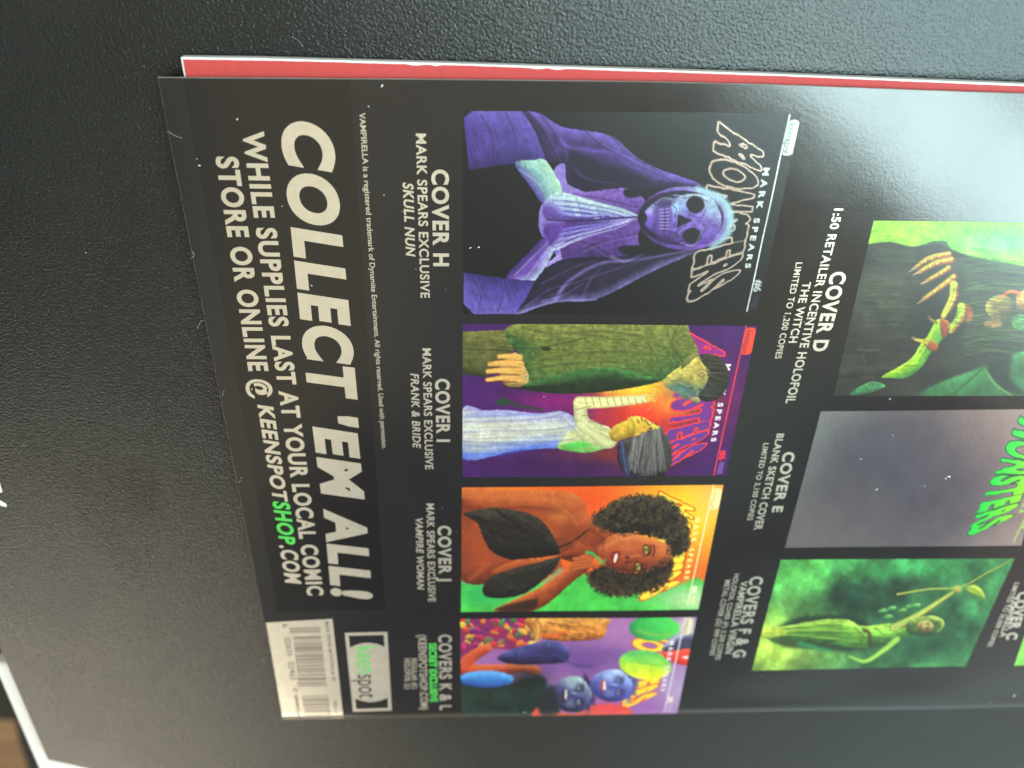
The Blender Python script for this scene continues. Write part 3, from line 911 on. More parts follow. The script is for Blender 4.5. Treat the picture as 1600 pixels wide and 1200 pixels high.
p.poly([(440, 430), (500, 402), (600, 425), (700, 458), (850, 510), (700, 522), (560, 532), (480, 520), (428, 480)], (120, 130, 190), hi=(175, 225, 215), lo=(70, 50, 140), ldir=(.3, -1), bevel=50, noise=.3, nscale=14)
p.poly([(430, 560), (520, 532), (700, 522), (850, 512), (730, 562), (610, 600), (510, 650), (455, 655)], (98, 66, 165), hi=(165, 195, 220), lo=(50, 34, 100), ldir=(.4, 1), bevel=40, noise=.3, nscale=14)
for dy, c in ((0, (180, 225, 220)), (22, (165, 205, 225)), (40, (150, 180, 220))):
    p.stroke([(500, 430 + dy), (600, 445 + dy * .9), (700, 475 + dy * .7), (835, 508)], 5, c, 4, .8, 2)
    p.stroke([(520, 445 + dy), (610, 458 + dy * .9), (720, 488 + dy * .6)], 2.5, (46, 30, 84), 3, .8, 1)
    p.stroke([(480, 640 - dy), (590, 590 - dy * .8), (700, 555 - dy * .6), (835, 514)], 4, (150, 175, 220), 4, .75, 2)
    p.stroke([(500, 640 - dy), (610, 585 - dy * .8), (720, 548 - dy * .5)], 2.5, (40, 26, 80), 3, .8, 1)
p.stroke([(440, 525), (600, 528), (845, 512)], 2, (36, 24, 70), 2, .9)
p.poly([(390, 797), (440, 740), (520, 700), (700, 690), (860, 684), (1120, 655), (920, 752), (660, 880), (480, 890), (300, 945)], (30, 26, 48), hi=(96, 96, 160), lo=(22, 18, 34), ldir=(.2, 1), bevel=40, noise=.35)
p.poly([(70, 758), (180, 775), (300, 790), (390, 797), (345, 880), (300, 945), (115, 945), (70, 900)], (70, 66, 148), hi=(92, 92, 178), lo=(40, 36, 96), ldir=(-.5, 1), bevel=80, noise=.18, smooth=False)
p.stroke([(480, 880), (540, 800), (680, 720), (840, 705), (1100, 658)], 9, (112, 112, 186), 7, .8, 2)
p.stroke([(600, 870), (640, 790), (700, 720)], 6, (80, 80, 140), 6, .6, 2)
p.stroke([(300, 945), (480, 892), (660, 882)], 4, (120, 124, 186), 4, .8, 3)
p.stroke([(730, 690), (790, 710), (870, 680)], 8, (120, 120, 180), 6, .6, 2)
p.ell(1062, 518, 212, 143, (96, 76, 170), soft=4, hi=(140, 195, 205), lo=(60, 40, 110), ldir=(1, -.4), bevel=60, noise=.2)
p.stroke([(1120, 390), (1220, 430), (1262, 500), (1250, 590), (1180, 645)], 17, (138, 190, 205), 10, .85, 12)
p.ell(1040, 516, 192, 122, (26, 18, 40), soft=5)
p.poly([(870, 500), (930, 445), (1010, 430), (1080, 408), (1170, 425), (1215, 490), (1218, 560), (1170, 620), (1080, 635), (1000, 620), (930, 590), (880, 550)], (98, 84, 172), hi=(160, 205, 222), lo=(60, 40, 120), ldir=(.2, -1), bevel=70, noise=.45, nscale=22, soft=5)
p.fog(1010, 470, 60, 40, (120, 175, 215), .8); p.fog(1165, 470, 45, 45, (130, 180, 200), .75)
p.ell(1105, 457, 40, 38, (16, 14, 18), soft=5); p.ell(1090, 595, 42, 34, (18, 15, 24), soft=5)
p.poly([(1028, 502), (1090, 525), (1075, 535), (1022, 560)], (18, 15, 24), soft=4, smooth=False)
p.poly([(925, 470), (990, 455), (1000, 520), (990, 585), (930, 575)], (74, 58, 130), soft=8, alpha=.8)
for i in range(7):
    p.stroke([(948, 480 + i * 14), (988, 476 + i * 15)], 4.5, (132, 128, 205), 2.5, .8, 3.5)
    p.stroke([(946, 487 + i * 14), (988, 484 + i * 15)], 1.2, (26, 18, 46), 2, .9)
p.stroke([(966, 470), (970, 525), (964, 585)], 1.6, (24, 18, 44), 2, .9)
p.ell(960, 450, 40, 18, (40, 28, 76), soft=9, alpha=.8); p.ell(965, 612, 40, 20, (44, 30, 84), soft=9, alpha=.8)
p.ell(868, 515, 20, 28, (12, 10, 16), soft=6)
for a, ang in (([(360, 50), (720, 160), (960, 330), (640, 390), (470, 262)], .45), ([(70, 70), (330, 37), (440, 262), (95, 302)], 1.3), ([(400, 797), (700, 705), (900, 725), (660, 860), (330, 930)], -.5), ([(70, 758), (390, 797), (300, 945), (70, 900)], 1.2), ([(540, 430), (800, 420), (790, 660), (550, 700)], .1)):
    p.brush(a, ang, .16, 90, 7)
for pts in ([(420, 60), (480, 140), (520, 220), (530, 270)], [(360, 45), (420, 110), (470, 200), (500, 270)], [(620, 135), (700, 200), (850, 280), (1000, 350)], [(740, 160), (820, 240), (960, 320)], [(560, 300), (620, 350), (760, 375)], [(150, 60), (200, 150), (210, 270)], [(260, 45), (300, 140), (320, 265)]):
    p.stroke(pts, 4, (24, 19, 44), 6, .55, 2); p.stroke([(x + 2, y - 8) for x, y in pts], 2.5, (104, 96, 186), 5, .5, 1)
for pts in ([(420, 800), (480, 770), (560, 730), (660, 700)], [(350, 900), (450, 830), (560, 800), (680, 760), (850, 705)], [(420, 880), (520, 850), (600, 800)], [(120, 770), (150, 850), (140, 940)], [(240, 785), (250, 860), (220, 940)], [(560, 620), (640, 640), (720, 690)], [(620, 420), (720, 440), (840, 470)], [(600, 660), (700, 620), (840, 590)]):
    p.stroke(pts, 3.5, (24, 18, 42), 6, .5, 2); p.stroke([(x + 2, y + 7) for x, y in pts], 2.2, (120, 112, 196), 4, .5, 1)
for i, (o1, o2, ln) in enumerate(((0, 0, 845), (26, 14, 800), (50, 22, 735), (72, 26, 690))):     # separate fingers of the two pressed hands
    p.stroke([(478 + 4 * i, 426 + o1 * .9), (560, 428 + o1), (640, 446 + o1 * .85), (ln * .5 + 350, 476 + o2), (ln, 506 + o2 * .3)], 11, (104 - 12 * i, 122 - 18 * i, 182), 5, .75, 5, hi=(176 - 10 * i, 228 - 18 * i, 218))
    p.stroke([(520, 441 + o1), (600, 452 + o1 * .95), (ln * .5 + 330, 484 + o2), (ln - 10, 510 + o2 * .3)], 2, (34, 22, 72), 3.5, .7, 1)
    for kx in (555, 640):
        p.ell(kx + 8 * i, 430 + o1 + (kx - 555) * .2, 13, 7, (180, 226, 222), soft=6, alpha=.5)
        p.stroke([(kx + 18 + 8 * i, 424 + o1 + (kx - 555) * .2), (kx + 22 + 8 * i, 440 + o1 + (kx - 555) * .2)], 1.3, (60, 48, 112), 3, .5)
    p.stroke([(478 + 4 * i, 640 - o1 * .9), (560, 622 - o1 * .9), (640, 594 - o1 * .6), (ln * .5 + 350, 556 - o2 * .6), (ln, 518)], 9, (86 - 8 * i, 62 - 4 * i, 150), 5, .7, 4, hi=(156 - 14 * i, 178 - 18 * i, 220))
    p.stroke([(520, 622 - o1 * .9), (600, 596 - o1 * .7), (ln * .5 + 330, 552 - o2 * .6)], 2, (26, 14, 56), 3.5, .7, 1)
p.poly([(420, 470), (450, 440), (500, 470), (520, 525), (440, 522)], (84, 64, 150), hi=(130, 150, 200), lo=(50, 34, 100), soft=9, bevel=30, alpha=.8)
p.poly([(425, 560), (440, 530), (520, 530), (500, 590), (460, 640)], (72, 48, 136), hi=(120, 110, 190), lo=(44, 28, 90), soft=9, bevel=30, alpha=.8)
p.stroke([(440, 525), (600, 528), (845, 512)], 2.5, (28, 16, 56), 2.5, .95)
for pts in ([(320, 300), (400, 360), (450, 440)], [(370, 280), (440, 340), (480, 410)], [(300, 770), (380, 690), (450, 620)], [(350, 780), (420, 690), (480, 620)]):
    p.stroke(pts, 3, (150, 205, 210), 5, .5, 1.5)
for pts in ([(1010, 415), (1060, 420), (1120, 412), (1165, 440)], [(1140, 560), (1100, 638), (1040, 628)], [(1000, 590), (1020, 600), (1040, 575)], [(1000, 450), (1025, 470), (1020, 500)], [(930, 450), (960, 430), (1000, 430)]):
    p.stroke(pts, 3, (176, 216, 230), 4, .6, 1.5)
    p.stroke([(x - 4, y + 7) for x, y in pts], 2, (40, 28, 80), 4, .6, 1)
p.stroke([(1080, 500), (1130, 515), (1150, 480)], 3, (60, 44, 110), 5, .6); p.ell(1010, 590, 26, 12, (44, 30, 80), soft=8, alpha=.7, rot=.5); p.ell(1000, 445, 26, 12, (50, 38, 92), soft=8, alpha=.6, rot=-.5)
p.mottle(.14, 7)
vm = np.clip((p.C[..., 2] - p.C[..., 0]) / 40, 0, 1); p.C[..., 0] *= 1 + .14 * vm; p.C[..., 1] *= 1 - .02 * vm; p.C[..., 2] *= 1 - .06 * vm
p.build('picture of a purple hooded skeleton with hands pressed together')

# ---- cover I: a big man in an olive coat facing a woman in a white gown (plain stand-in figures)
p = picture([(722.7, 505.7), (1183, 509), (1134, 742.7), (722.7, 745.5)], (700, 490, S), (66, 26, 88))
p.fog(880, 380, 330, 150, (190, 40, 60), .9, 1, 60); p.fog(880, 440, 200, 110, (228, 60, 36), .95, 1.3, 40)
p.fog(840, 320, 200, 70, (246, 190, 50), 1.0, 1.4, 30); p.fog(1010, 400, 90, 60, (245, 150, 50), .8)
p.fog(760, 640, 240, 50, (150, 56, 24), .8, 1, 50); p.fog(560, 690, 300, 60, (54, 20, 66), .8)
p.fog(480, 390, 200, 40, (130, 20, 100), .8)
p.mottle(.16, 60, 5)
p.word("MONSTERS", TITLE, lambda x, y: np.array([150, 40, 120]) + x[..., None] * np.array([-55, 15, 10]) , (238, 62, 60), bold=.075, wide=3.4, lw=5, jag=7, space=1.16)
p.header((230, 60, 70), (240, 215, 225), (235, 55, 60), (240, 70, 50), (50, 24, 40), .1, (150, 110, 170))
p.poly([(65, 80), (280, 72), (300, 160), (260, 205), (170, 285), (65, 270)], (92, 88, 46), hi=(120, 112, 60), lo=(46, 50, 26), bevel=70, noise=.3, smooth=False)
p.poly([(285, 50), (700, 44), (1035, 42), (1080, 90), (1118, 182), (1060, 235), (950, 302), (720, 345), (500, 356), (330, 335), (350, 300), (318, 180), (288, 150)], (98, 104, 48), hi=(124, 122, 58), lo=(38, 78, 40), bevel=130, noise=.32, nscale=14)
p.poly([(360, 310), (560, 260), (720, 240), (880, 275), (940, 300), (720, 346), (480, 356), (250, 325)], (36, 52, 28), hi=(70, 120, 60), lo=(24, 34, 20), bevel=50, noise=.3)
p.stroke([(290, 158), (420, 150), (620, 110)], 2.5, (50, 54, 26), 3, .8); p.stroke([(65, 158), (270, 165)], 2.5, (48, 46, 24), 3, .8)
p.stroke([(1035, 45), (1000, 130), (1060, 230)], 3, (54, 62, 28), 5, .7); p.ell(440, 158, 22, 9, (44, 46, 24), soft=3); p.stroke([(560, 60), (640, 100), (800, 120)], 4, (74, 78, 34), 6, .5)
p.poly([(300, 175), (330, 215), (362, 292), (318, 328), (250, 315), (230, 230)], (196, 160, 100), hi=(230, 200, 140), lo=(120, 80, 40), bevel=30, noise=.2)
for a, b_, w in (((320, 196), (228, 192), 15), ((326, 226), (186, 226), 16), ((330, 258), (178, 258), 16), ((318, 292), (176, 296), 14)):
    p.stroke([a, ((a[0] + b_[0]) / 2, a[1] - 5), b_], w, (196, 128, 62), 3, 1, w * .7, hi=(232, 176, 96))
    p.stroke([(a[0] - 14, a[1] + w), (b_[0] + 4, b_[1] + w * .8)], 2, (84, 44, 22), 2, .8)
p.poly([(960, 300), (1030, 240), (1100, 195), (1165, 200), (1205, 260), (1180, 330), (1120, 372), (1040, 350), (985, 335)], (168, 146, 74), hi=(214, 186, 96), lo=(70, 92, 92), ldir=(-.2, -1), bevel=60, noise=.35, nscale=16)
p.poly([(1128, 182), (1200, 190), (1252, 255), (1245, 330), (1190, 388), (1120, 380), (1150, 320), (1170, 260), (1140, 225)], (34, 32, 28), hi=(74, 66, 50), lo=(18, 18, 18), bevel=30, noise=.5, nscale=8)
p.ell(1130, 272, 20, 13, (186, 156, 96), soft=3); p.stroke([(1030, 320), (1060, 330), (1075, 345)], 4, (60, 70, 66), 4, .8); p.ell(1085, 335, 9, 5, (40, 40, 36), soft=2)
p.poly([(65, 425), (160, 432), (260, 430), (400, 445), (520, 438), (600, 500), (640, 560), (600, 605), (500, 600), (300, 612), (65, 648)], (192, 184, 176), hi=(150, 140, 190), lo=(84, 104, 190), bevel=60, noise=.2, nscale=30)
for yy, c in ((455, (120, 130, 190)), (500, (216, 206, 180)), (540, (206, 196, 170)), (585, (120, 140, 200)), (625, (70, 100, 200))):
    p.stroke([(70, yy + 6), (240, yy), (480, yy - 20 + (520 - yy) * .3)], 7, c, 9, .6, 3)
p.poly([(505, 565), (600, 490), (700, 500), (748, 535), (740, 580), (640, 618), (540, 612), (490, 600)], (196, 186, 130), hi=(220, 210, 160), lo=(90, 160, 70), bevel=40, noise=.2)
p.poly([(510, 585), (600, 568), (640, 590), (560, 602)], (70, 180, 70), soft=8, alpha=.8)
p.stroke([(715, 560), (650, 520), (600, 480), (588, 400)], 42, (176, 166, 120), 4, 1, 28, hi=(214, 204, 150))
p.stroke([(588, 398), (700, 395), (800, 388), (885, 378)], 28, (206, 190, 126), 4, 1, 18, hi=(234, 220, 160))
for i in range(9):
    x = 610 + i * 32; p.stroke([(x, 370 + i), (x + 10, 412 - i)], 1.8, (130, 100, 60), 2.5, .7)
for i in range(5):
    p.stroke([(570 + i * 28, 430 + i * 26), (640 + i * 20, 412 + i * 36)], 2, (128, 106, 64), 2.5, .7)
for a in (-16, -6, 4, 13):
    p.stroke([(885, 375 + a * .5), (925, 372 + a * 1.5)], 5, (216, 176, 84), 2, 1, 2.5)
p.stroke([(220, 395), (260, 390), (310, 410), (420, 430)], 10, (40, 60, 40), 4, .9, 5); p.ell(245, 395, 26, 16, (36, 62, 42), soft=4)
p.poly([(722, 520), (800, 478), (820, 540), (740, 570)], (196, 152, 56), hi=(222, 180, 70), lo=(120, 90, 30), noise=.2)
p.poly([(800, 480), (822, 458), (862, 460), (880, 466), (905, 484), (945, 506), (940, 540), (850, 556), (805, 540)], (204, 166, 56), hi=(226, 196, 84), lo=(130, 90, 30), bevel=34, noise=.2)
p.stroke([(880, 476), (900, 500)], 3, (90, 60, 30), 2, .8); p.ell(905, 512, 8, 4, (60, 40, 24), soft=2); p.stroke([(846, 474), (852, 488)], 3, (120, 40, 30), 2, .8)
p.poly([(768, 570), (840, 545), (940, 522), (985, 560), (1002, 620), (990, 690), (950, 728), (880, 722), (800, 716), (758, 650)], (40, 34, 32), hi=(84, 76, 72), lo=(22, 20, 30), bevel=60, noise=.5, nscale=9, soft=5, wob=10, wscale=10)
for i in range(16):
    x = 785 + i * 13; p.stroke([(x, 560 - i * 1.5), (x + 14, 630), (x + 2, 708)], 1.6, (104, 96, 92), 2.5, .6, .8)
p.brush([(285, 50), (1035, 42), (1118, 182), (950, 302), (500, 356), (330, 335)], .05, .2, 70, 5); p.brush([(65, 80), (300, 75), (260, 205), (65, 270)], .05, .2, 70, 5)
p.brush([(65, 425), (520, 438), (640, 560), (500, 600), (65, 648)], -.02, .15, 160, 7)
for pts in ([(330, 60), (480, 90), (700, 80), (900, 110)], [(400, 210), (560, 180), (760, 170), (960, 190)], [(360, 250), (520, 225), (740, 215)], [(600, 60), (620, 120), (700, 170)], [(880, 60), (900, 140), (960, 240)], [(980, 70), (1000, 150), (1050, 210)]):
    p.stroke(pts, 4, (52, 58, 26), 7, .5, 2); p.stroke([(x, y - 9) for x, y in pts], 3, (136, 132, 68), 6, .4, 1)
p.poly([(1092, 372), (1118, 376), (1128, 392), (1108, 402), (1086, 388)], (150, 136, 84), hi=(200, 180, 110), lo=(60, 70, 66), bevel=12)      # nose
p.poly([(1030, 340), (1060, 352), (1086, 378), (1062, 382), (1036, 366)], (120, 116, 80), hi=(180, 164, 100), lo=(60, 72, 70), bevel=14)     # mouth and chin
p.stroke([(1050, 350), (1064, 366), (1070, 378)], 2.4, (60, 36, 30), 2, .9); p.stroke([(1126, 340), (1150, 350), (1164, 372)], 5, (48, 46, 40), 4, .85, 3); p.ell(1128, 358, 9, 5, (30, 28, 26), soft=2); p.stroke([(1116, 348), (1112, 362)], 2, (220, 206, 150), 2, .7)
p.stroke([(1000, 300), (1040, 300), (1080, 318), (1100, 340)], 4, (84, 92, 76), 6, .7, 2); p.stroke([(1020, 270), (1060, 262), (1100, 250)], 6, (206, 184, 100), 8, .6, 3)
p.ell(1132, 270, 22, 14, (180, 150, 92), soft=2, hi=(214, 190, 130), lo=(96, 80, 50), bevel=10); p.stroke([(1120, 270), (1134, 264), (1146, 272), (1138, 280)], 2, (92, 70, 44), 2, .8)
p.fog(1050, 345, 60, 40, (70, 120, 120), .55); p.fog(1180, 340, 40, 40, (60, 100, 104), .3)
p.hair([(1122, 190), (1150, 240), (1165, 300), (1125, 378)], [(1195, 190), (1246, 250), (1246, 330), (1190, 386)], 70, (70, 62, 50), 2, 7, 5)
p.poly([(1100, 178), (1118, 182), (1060, 236), (1040, 244), (1060, 200)], (120, 116, 60), hi=(150, 146, 84), lo=(50, 56, 28), bevel=12)                     # collar
p.stroke([(925, 486), (934, 500)], 2, (80, 50, 24), 2, .9); p.ell(910, 490, 8, 3.5, (250, 230, 170), soft=2); p.ell(911, 490, 3, 3, (40, 30, 24), soft=1.5); p.stroke([(862, 464), (868, 476)], 3.2, (170, 50, 36), 2, .9)
p.ell(872, 512, 22, 12, (216, 130, 60), soft=10, alpha=.6); p.stroke([(815, 470), (830, 500), (826, 540)], 3, (130, 96, 30), 5, .7); p.ell(845, 540, 13, 9, (206, 166, 66), soft=2, lo=(120, 80, 30), hi=(226, 190, 90), bevel=8)
p.hair([(830, 560), (900, 525), (960, 515)], [(790, 690), (880, 725), (985, 690)], 120, (104, 96, 94), 2.4, 9, 7)
p.hair([(775, 570), (800, 640)], [(800, 715), (880, 728)], 30, (60, 62, 96), 2, 8, 11)
for pts in ([(500, 450), (400, 470), (200, 478), (70, 482)], [(560, 500), (420, 520), (200, 525), (70, 530)], [(560, 560), (420, 570), (200, 575), (70, 570)], [(520, 470), (560, 510), (600, 560)]):
    p.stroke(pts, 3, (112, 112, 150), 6, .5, 2); p.stroke([(x, y - 9) for x, y in pts], 4, (236, 226, 200), 7, .45, 2)
p.mottle(.14, 6)
p.build('picture of a man in an olive coat facing a woman in a white gown')

# ---- cover J: a woman with round dark hair on orange and green
p = picture([(721.7, 761.7), (1130.5, 757.5), (1091, 951.8), (720.3, 956)], (700, 740, S), (226, 92, 34))
p.fog(1050, 180, 260, 190, (244, 196, 40), .95, 1.3, 40); p.fog(1180, 120, 100, 120, (235, 190, 110), .6); p.fog(600, 120, 200, 80, (222, 72, 26), .7)
p.fog(200, 70, 200, 40, (226, 120, 40), .8)
p.poly([(60, 478), (240, 492), (420, 480), (560, 440), (680, 470), (860, 520), (1010, 500), (1130, 470), (1130, 640), (50, 640)], (74, 184, 74), soft=14, noise=.2, nscale=60)
p.fog(1110, 560, 170, 60, (196, 206, 160), .85, 1.2); p.fog(180, 540, 130, 50, (40, 150, 90), .7, 1, 30); p.fog(130, 475, 110, 18, (120, 120, 150), .6)
p.word("MONSTERS", TITLE, (246, 208, 66), (200, 70, 24), bold=.075, wide=3.4, lw=5, jag=7, space=1.16)
p.header((238, 226, 170), (240, 220, 130), (236, 226, 190), (238, 216, 150), (200, 160, 100), .1, (230, 210, 150))
sk, sh_, hl = (150, 64, 34), (84, 34, 20), (206, 104, 50)
p.poly([(62, 70), (280, 72), (490, 76), (590, 100), (622, 170), (640, 235), (580, 320), (505, 370), (500, 440), (300, 470), (62, 476), (62, 200)], sk, hi=hl, lo=sh_, ldir=(.2, -1), bevel=90, noise=.16, nscale=50)
p.stroke([(66, 150), (200, 160), (380, 150), (540, 185)], 9, (96, 38, 20), 9, .6, 4)
p.stroke([(70, 100), (300, 105), (470, 115), (560, 140)], 12, hl, 14, .6, 6)
p.fog(500, 190, 60, 30, (220, 124, 56), .5)
p.poly([(70, 180), (120, 165), (210, 152), (330, 168), (420, 210), (488, 310), (494, 362), (420, 372), (300, 386), (200, 350), (160, 290), (130, 220)], (38, 32, 28), hi=(62, 54, 46), lo=(18, 16, 15), ldir=(-.2, -1), bevel=70, noise=.3, nscale=12)
p.stroke([(215, 160), (330, 240), (485, 345)], 3, (16, 14, 12), 4, .9)
p.poly([(300, 386), (420, 374), (494, 364), (470, 420), (380, 420), (250, 470), (190, 440)], (146, 62, 32), hi=hl, lo=sh_, bevel=30)
p.poly([(155, 505), (190, 460), (300, 420), (400, 396), (494, 372), (478, 420), (420, 480), (330, 540), (230, 556), (165, 545)], (38, 33, 29), hi=(60, 52, 44), lo=(18, 16, 15), bevel=40, noise=.3, nscale=12)
p.stroke([(492, 330), (560, 300), (610, 262), (645, 232)], 3.5, (30, 22, 18), 2); p.stroke([(494, 372), (560, 390), (610, 380)], 3, (30, 22, 18), 2)
p.poly([(508, 362), (600, 290), (645, 232), (740, 262), (720, 300), (680, 360), (610, 390), (540, 382)], (134, 54, 30), hi=(170, 76, 38), lo=(72, 28, 18), bevel=50, noise=.15)
p.poly([(205, 612), (300, 560), (420, 500), (540, 410), (600, 362), (640, 372), (632, 420), (560, 480), (400, 606)], (152, 64, 34), hi=hl, lo=(92, 36, 20), ldir=(-.5, -1), bevel=36, noise=.15)
p.poly([(210, 608), (300, 575), (400, 560), (370, 606)], (30, 24, 22), soft=8, alpha=.8)
p.poly([(640, 215), (700, 150), (800, 105), (900, 96), (1000, 128), (1060, 200), (1078, 280), (1058, 345), (1000, 364), (962, 292), (850, 268), (745, 262)], (46, 38, 30), hi=(84, 70, 50), lo=(20, 16, 14), ldir=(.3, -1), bevel=60, noise=.7, nscale=7, soft=7, wob=16, wscale=9)
p.poly([(622, 462), (690, 412), (790, 440), (900, 430), (985, 375), (1004, 420), (960, 490), (860, 530), (760, 548), (660, 520)], (46, 36, 30), hi=(70, 56, 40), lo=(26, 20, 17), ldir=(0, 1), bevel=50, noise=.7, nscale=7, soft=7, wob=16, wscale=9)
p.poly([(668, 340), (720, 282), (800, 268), (900, 286), (975, 312), (998, 360), (975, 405), (900, 430), (800, 438), (730, 420), (690, 385)], (164, 72, 40), hi=(212, 116, 60), lo=(98, 38, 24), ldir=(.2, -1), bevel=60, noise=.12, nscale=30)
p.fog(950, 350, 40, 30, (214, 116, 62), .5); p.fog(700, 345, 30, 22, (200, 90, 50), .5)
for cx, cy in ((884, 340), (848, 415)):
    p.ell(cx, cy, 26, 15, (70, 30, 20), rot=1.4, soft=4); p.ell(cx, cy, 18, 9, (190, 170, 90), rot=1.4, soft=2); p.ell(cx, cy, 8, 8, (70, 80, 30), soft=2)
p.stroke([(918, 318), (922, 345), (912, 368)], 3.5, (52, 22, 16), 3, .8); p.stroke([(882, 398), (884, 420), (874, 436)], 3, (52, 22, 16), 3, .8)
p.stroke([(870, 372), (815, 372), (800, 392)], 5, (120, 48, 28), 5, .8, 8); p.ell(797, 372, 6, 5, (60, 20, 14), soft=2); p.ell(795, 398, 5, 5, (60, 20, 14), soft=2)
p.ell(748, 376, 18, 34, (110, 24, 20), rot=.25, soft=4); p.ell(748, 376, 8, 22, (226, 200, 180), rot=.25, soft=3)
p.stroke([(620, 350), (650, 360), (690, 400), (700, 385)], 8, (70, 160, 80), 3, .9, 4); p.stroke([(500, 430), (450, 470), (420, 486)], 12, (150, 150, 110), 6, .8, 4)
for i in range(4):
    p.stroke([(640, 372 + i * 13), (560, 380 + i * 15)], 8, (150, 62, 34), 2.5, 1, 7, hi=(196, 96, 52)); p.stroke([(636, 380 + i * 13), (566, 388 + i * 15)], 1.3, (66, 26, 16), 2, .8)
A1 = [(640, 215), (700, 150), (800, 105), (900, 96), (1000, 128), (1060, 200), (1078, 280), (1058, 345), (1000, 364), (962, 292), (850, 268), (745, 262)]
A2 = [(622, 462), (690, 412), (790, 440), (900, 430), (985, 375), (1004, 420), (960, 490), (860, 530), (760, 548), (660, 520)]
p.curls(A1, 900, (78, 64, 46), 7, 1.5, 3, 9); p.curls(A2, 600, (70, 54, 40), 7, 1.5, 4, 9); p.curls(A1, 260, (20, 16, 14), 8, 2, 5, 10); p.curls(A2, 160, (20, 16, 14), 8, 2, 6, 10)
p.brush([(110, 165), (420, 210), (494, 362), (300, 386), (160, 290)], .5, .35, 60, 6); p.brush([(155, 505), (300, 420), (494, 372), (420, 480), (230, 556)], -.4, .35, 60, 6)
p.poly([(805, 372), (850, 360), (868, 378), (836, 392), (806, 396)], (150, 62, 36), hi=(214, 120, 66), lo=(90, 34, 22), ldir=(.2, -1), bevel=14, soft=5)
p.ell(803, 374, 5, 4, (48, 16, 12), soft=2); p.ell(800, 394, 4.5, 4, (48, 16, 12), soft=2)
for cx, cy, a in ((886, 340, -4), (850, 416, 6)):
    p.stroke([(cx + 16, cy - 20), (cx + 20, cy), (cx + 12, cy + 20)], 3, (30, 14, 12), 2, .9); p.stroke([(cx - 10, cy - 16), (cx - 13, cy), (cx - 8, cy + 15)], 1.6, (60, 24, 18), 2, .8); p.ell(cx + 3, cy + 2, 2.4, 2.4, (250, 240, 200), soft=1.2)
p.stroke([(770, 346), (762, 378), (742, 408)], 3.5, (140, 40, 34), 2.5, .9); p.stroke([(734, 350), (724, 376), (730, 400)], 5, (150, 46, 38), 3, .9); p.stroke([(752, 360), (748, 376), (744, 394)], 2, (250, 230, 214), 1.6, .9)
p.stroke([(690, 330), (760, 296), (850, 286), (940, 306)], 8, (222, 128, 70), 9, .55, 4); p.stroke([(700, 400), (780, 432), (880, 428)], 6, (94, 36, 22), 8, .6, 3); p.fog(800, 330, 50, 18, (216, 110, 60), .5)
p.stroke([(640, 250), (690, 290), (690, 350)], 5, (78, 30, 18), 8, .6, 3); p.stroke([(560, 300), (620, 330), (660, 340)], 4, (190, 90, 48), 6, .5, 2); p.stroke([(420, 110), (520, 160), (580, 230)], 6, (212, 110, 54), 10, .5, 3); p.stroke([(100, 470), (160, 420), (180, 400)], 10, (196, 92, 44), 12, .5, 4)
p.mottle(.12, 6)
p.build('picture of a woman with round dark hair on orange and green')

# ---- covers K and L: balloons over a fairground crowd (plain stand-in)
p = picture([(719, 966.8), (1088.5, 964), (1057, 1119.8), (721, 1124)], (700, 740, S), (150, 96, 150))
p.fog(760, 700, 160, 90, (170, 110, 160), .9); p.fog(600, 830, 240, 70, (104, 66, 130), .9, 1, 40); p.fog(1050, 980, 120, 140, (176, 150, 180), .9); p.fog(1060, 690, 60, 60, (205, 205, 190), .8)
p.fog(880, 1060, 120, 60, (150, 90, 160), .8)
p.word("MONSTERS", TITLE, (246, 200, 60), (222, 76, 40), bold=.075, wide=3.4, lw=5, jag=7, space=1.16)
p.poly([(50, 640), (390, 640), (400, 720), (330, 790), (200, 780), (50, 830)], (120, 40, 90), soft=6)
sp = np.random.default_rng(6)
for i in range(95):
    x, y = 60 + 320 * sp.random(), 645 + 140 * sp.random()
    if y > 800 - (x / 10): continue
    c = [(220, 60, 40), (236, 190, 60), (60, 130, 70), (90, 30, 120), (220, 120, 50), (190, 40, 90)][sp.integers(6)]
    p.ell(x, y, 8 + 16 * sp.random(), 5 + 11 * sp.random(), c, rot=3 * sp.random(), soft=3, hi=tuple(min(255, k + 40) for k in c), lo=tuple(k * .5 for k in c), bevel=10)
p.fog(200, 720, 150, 60, (150, 40, 60), .45)
p.poly([(370, 645), (700, 645), (712, 680), (690, 730), (600, 745), (470, 745), (390, 720)], (196, 116, 50), hi=(230, 160, 80), lo=(120, 60, 30), bevel=40, noise=.3, nscale=18)
for i in range(9):
    p.stroke([(400 + i * 32, 655), (430 + i * 30, 690), (400 + i * 34, 735)], 3, (226, 160, 90), 4, .6, 1)
p.stroke([(380, 720), (470, 725), (540, 705)], 9, (222, 84, 46), 5, .8, 4)
p.poly([(60, 825), (160, 765), (190, 790), (120, 850), (300, 850), (370, 860), (330, 890), (60, 900)], (190, 70, 44), hi=(226, 110, 66), lo=(110, 36, 24), bevel=30, noise=.15)
p.poly([(220, 820), (330, 770), (470, 745), (540, 790), (520, 840), (400, 850), (280, 850)], (52, 46, 92), hi=(90, 90, 150), lo=(26, 22, 44), bevel=40, noise=.3)
p.ell(380, 878, 36, 22, (196, 74, 44), soft=4, hi=(228, 120, 70), lo=(100, 36, 24), bevel=20)
p.poly([(55, 930), (260, 940), (420, 900), (440, 1010), (410, 1110), (55, 1120)], (22, 44, 38), soft=10, noise=.4, nscale=30)
p.fog(350, 930, 90, 60, (18, 26, 24), .9)
p.ell(170, 918, 122, 38, (58, 120, 190), soft=4, hi=(110, 170, 225), lo=(30, 60, 130), bevel=34, noise=.12)
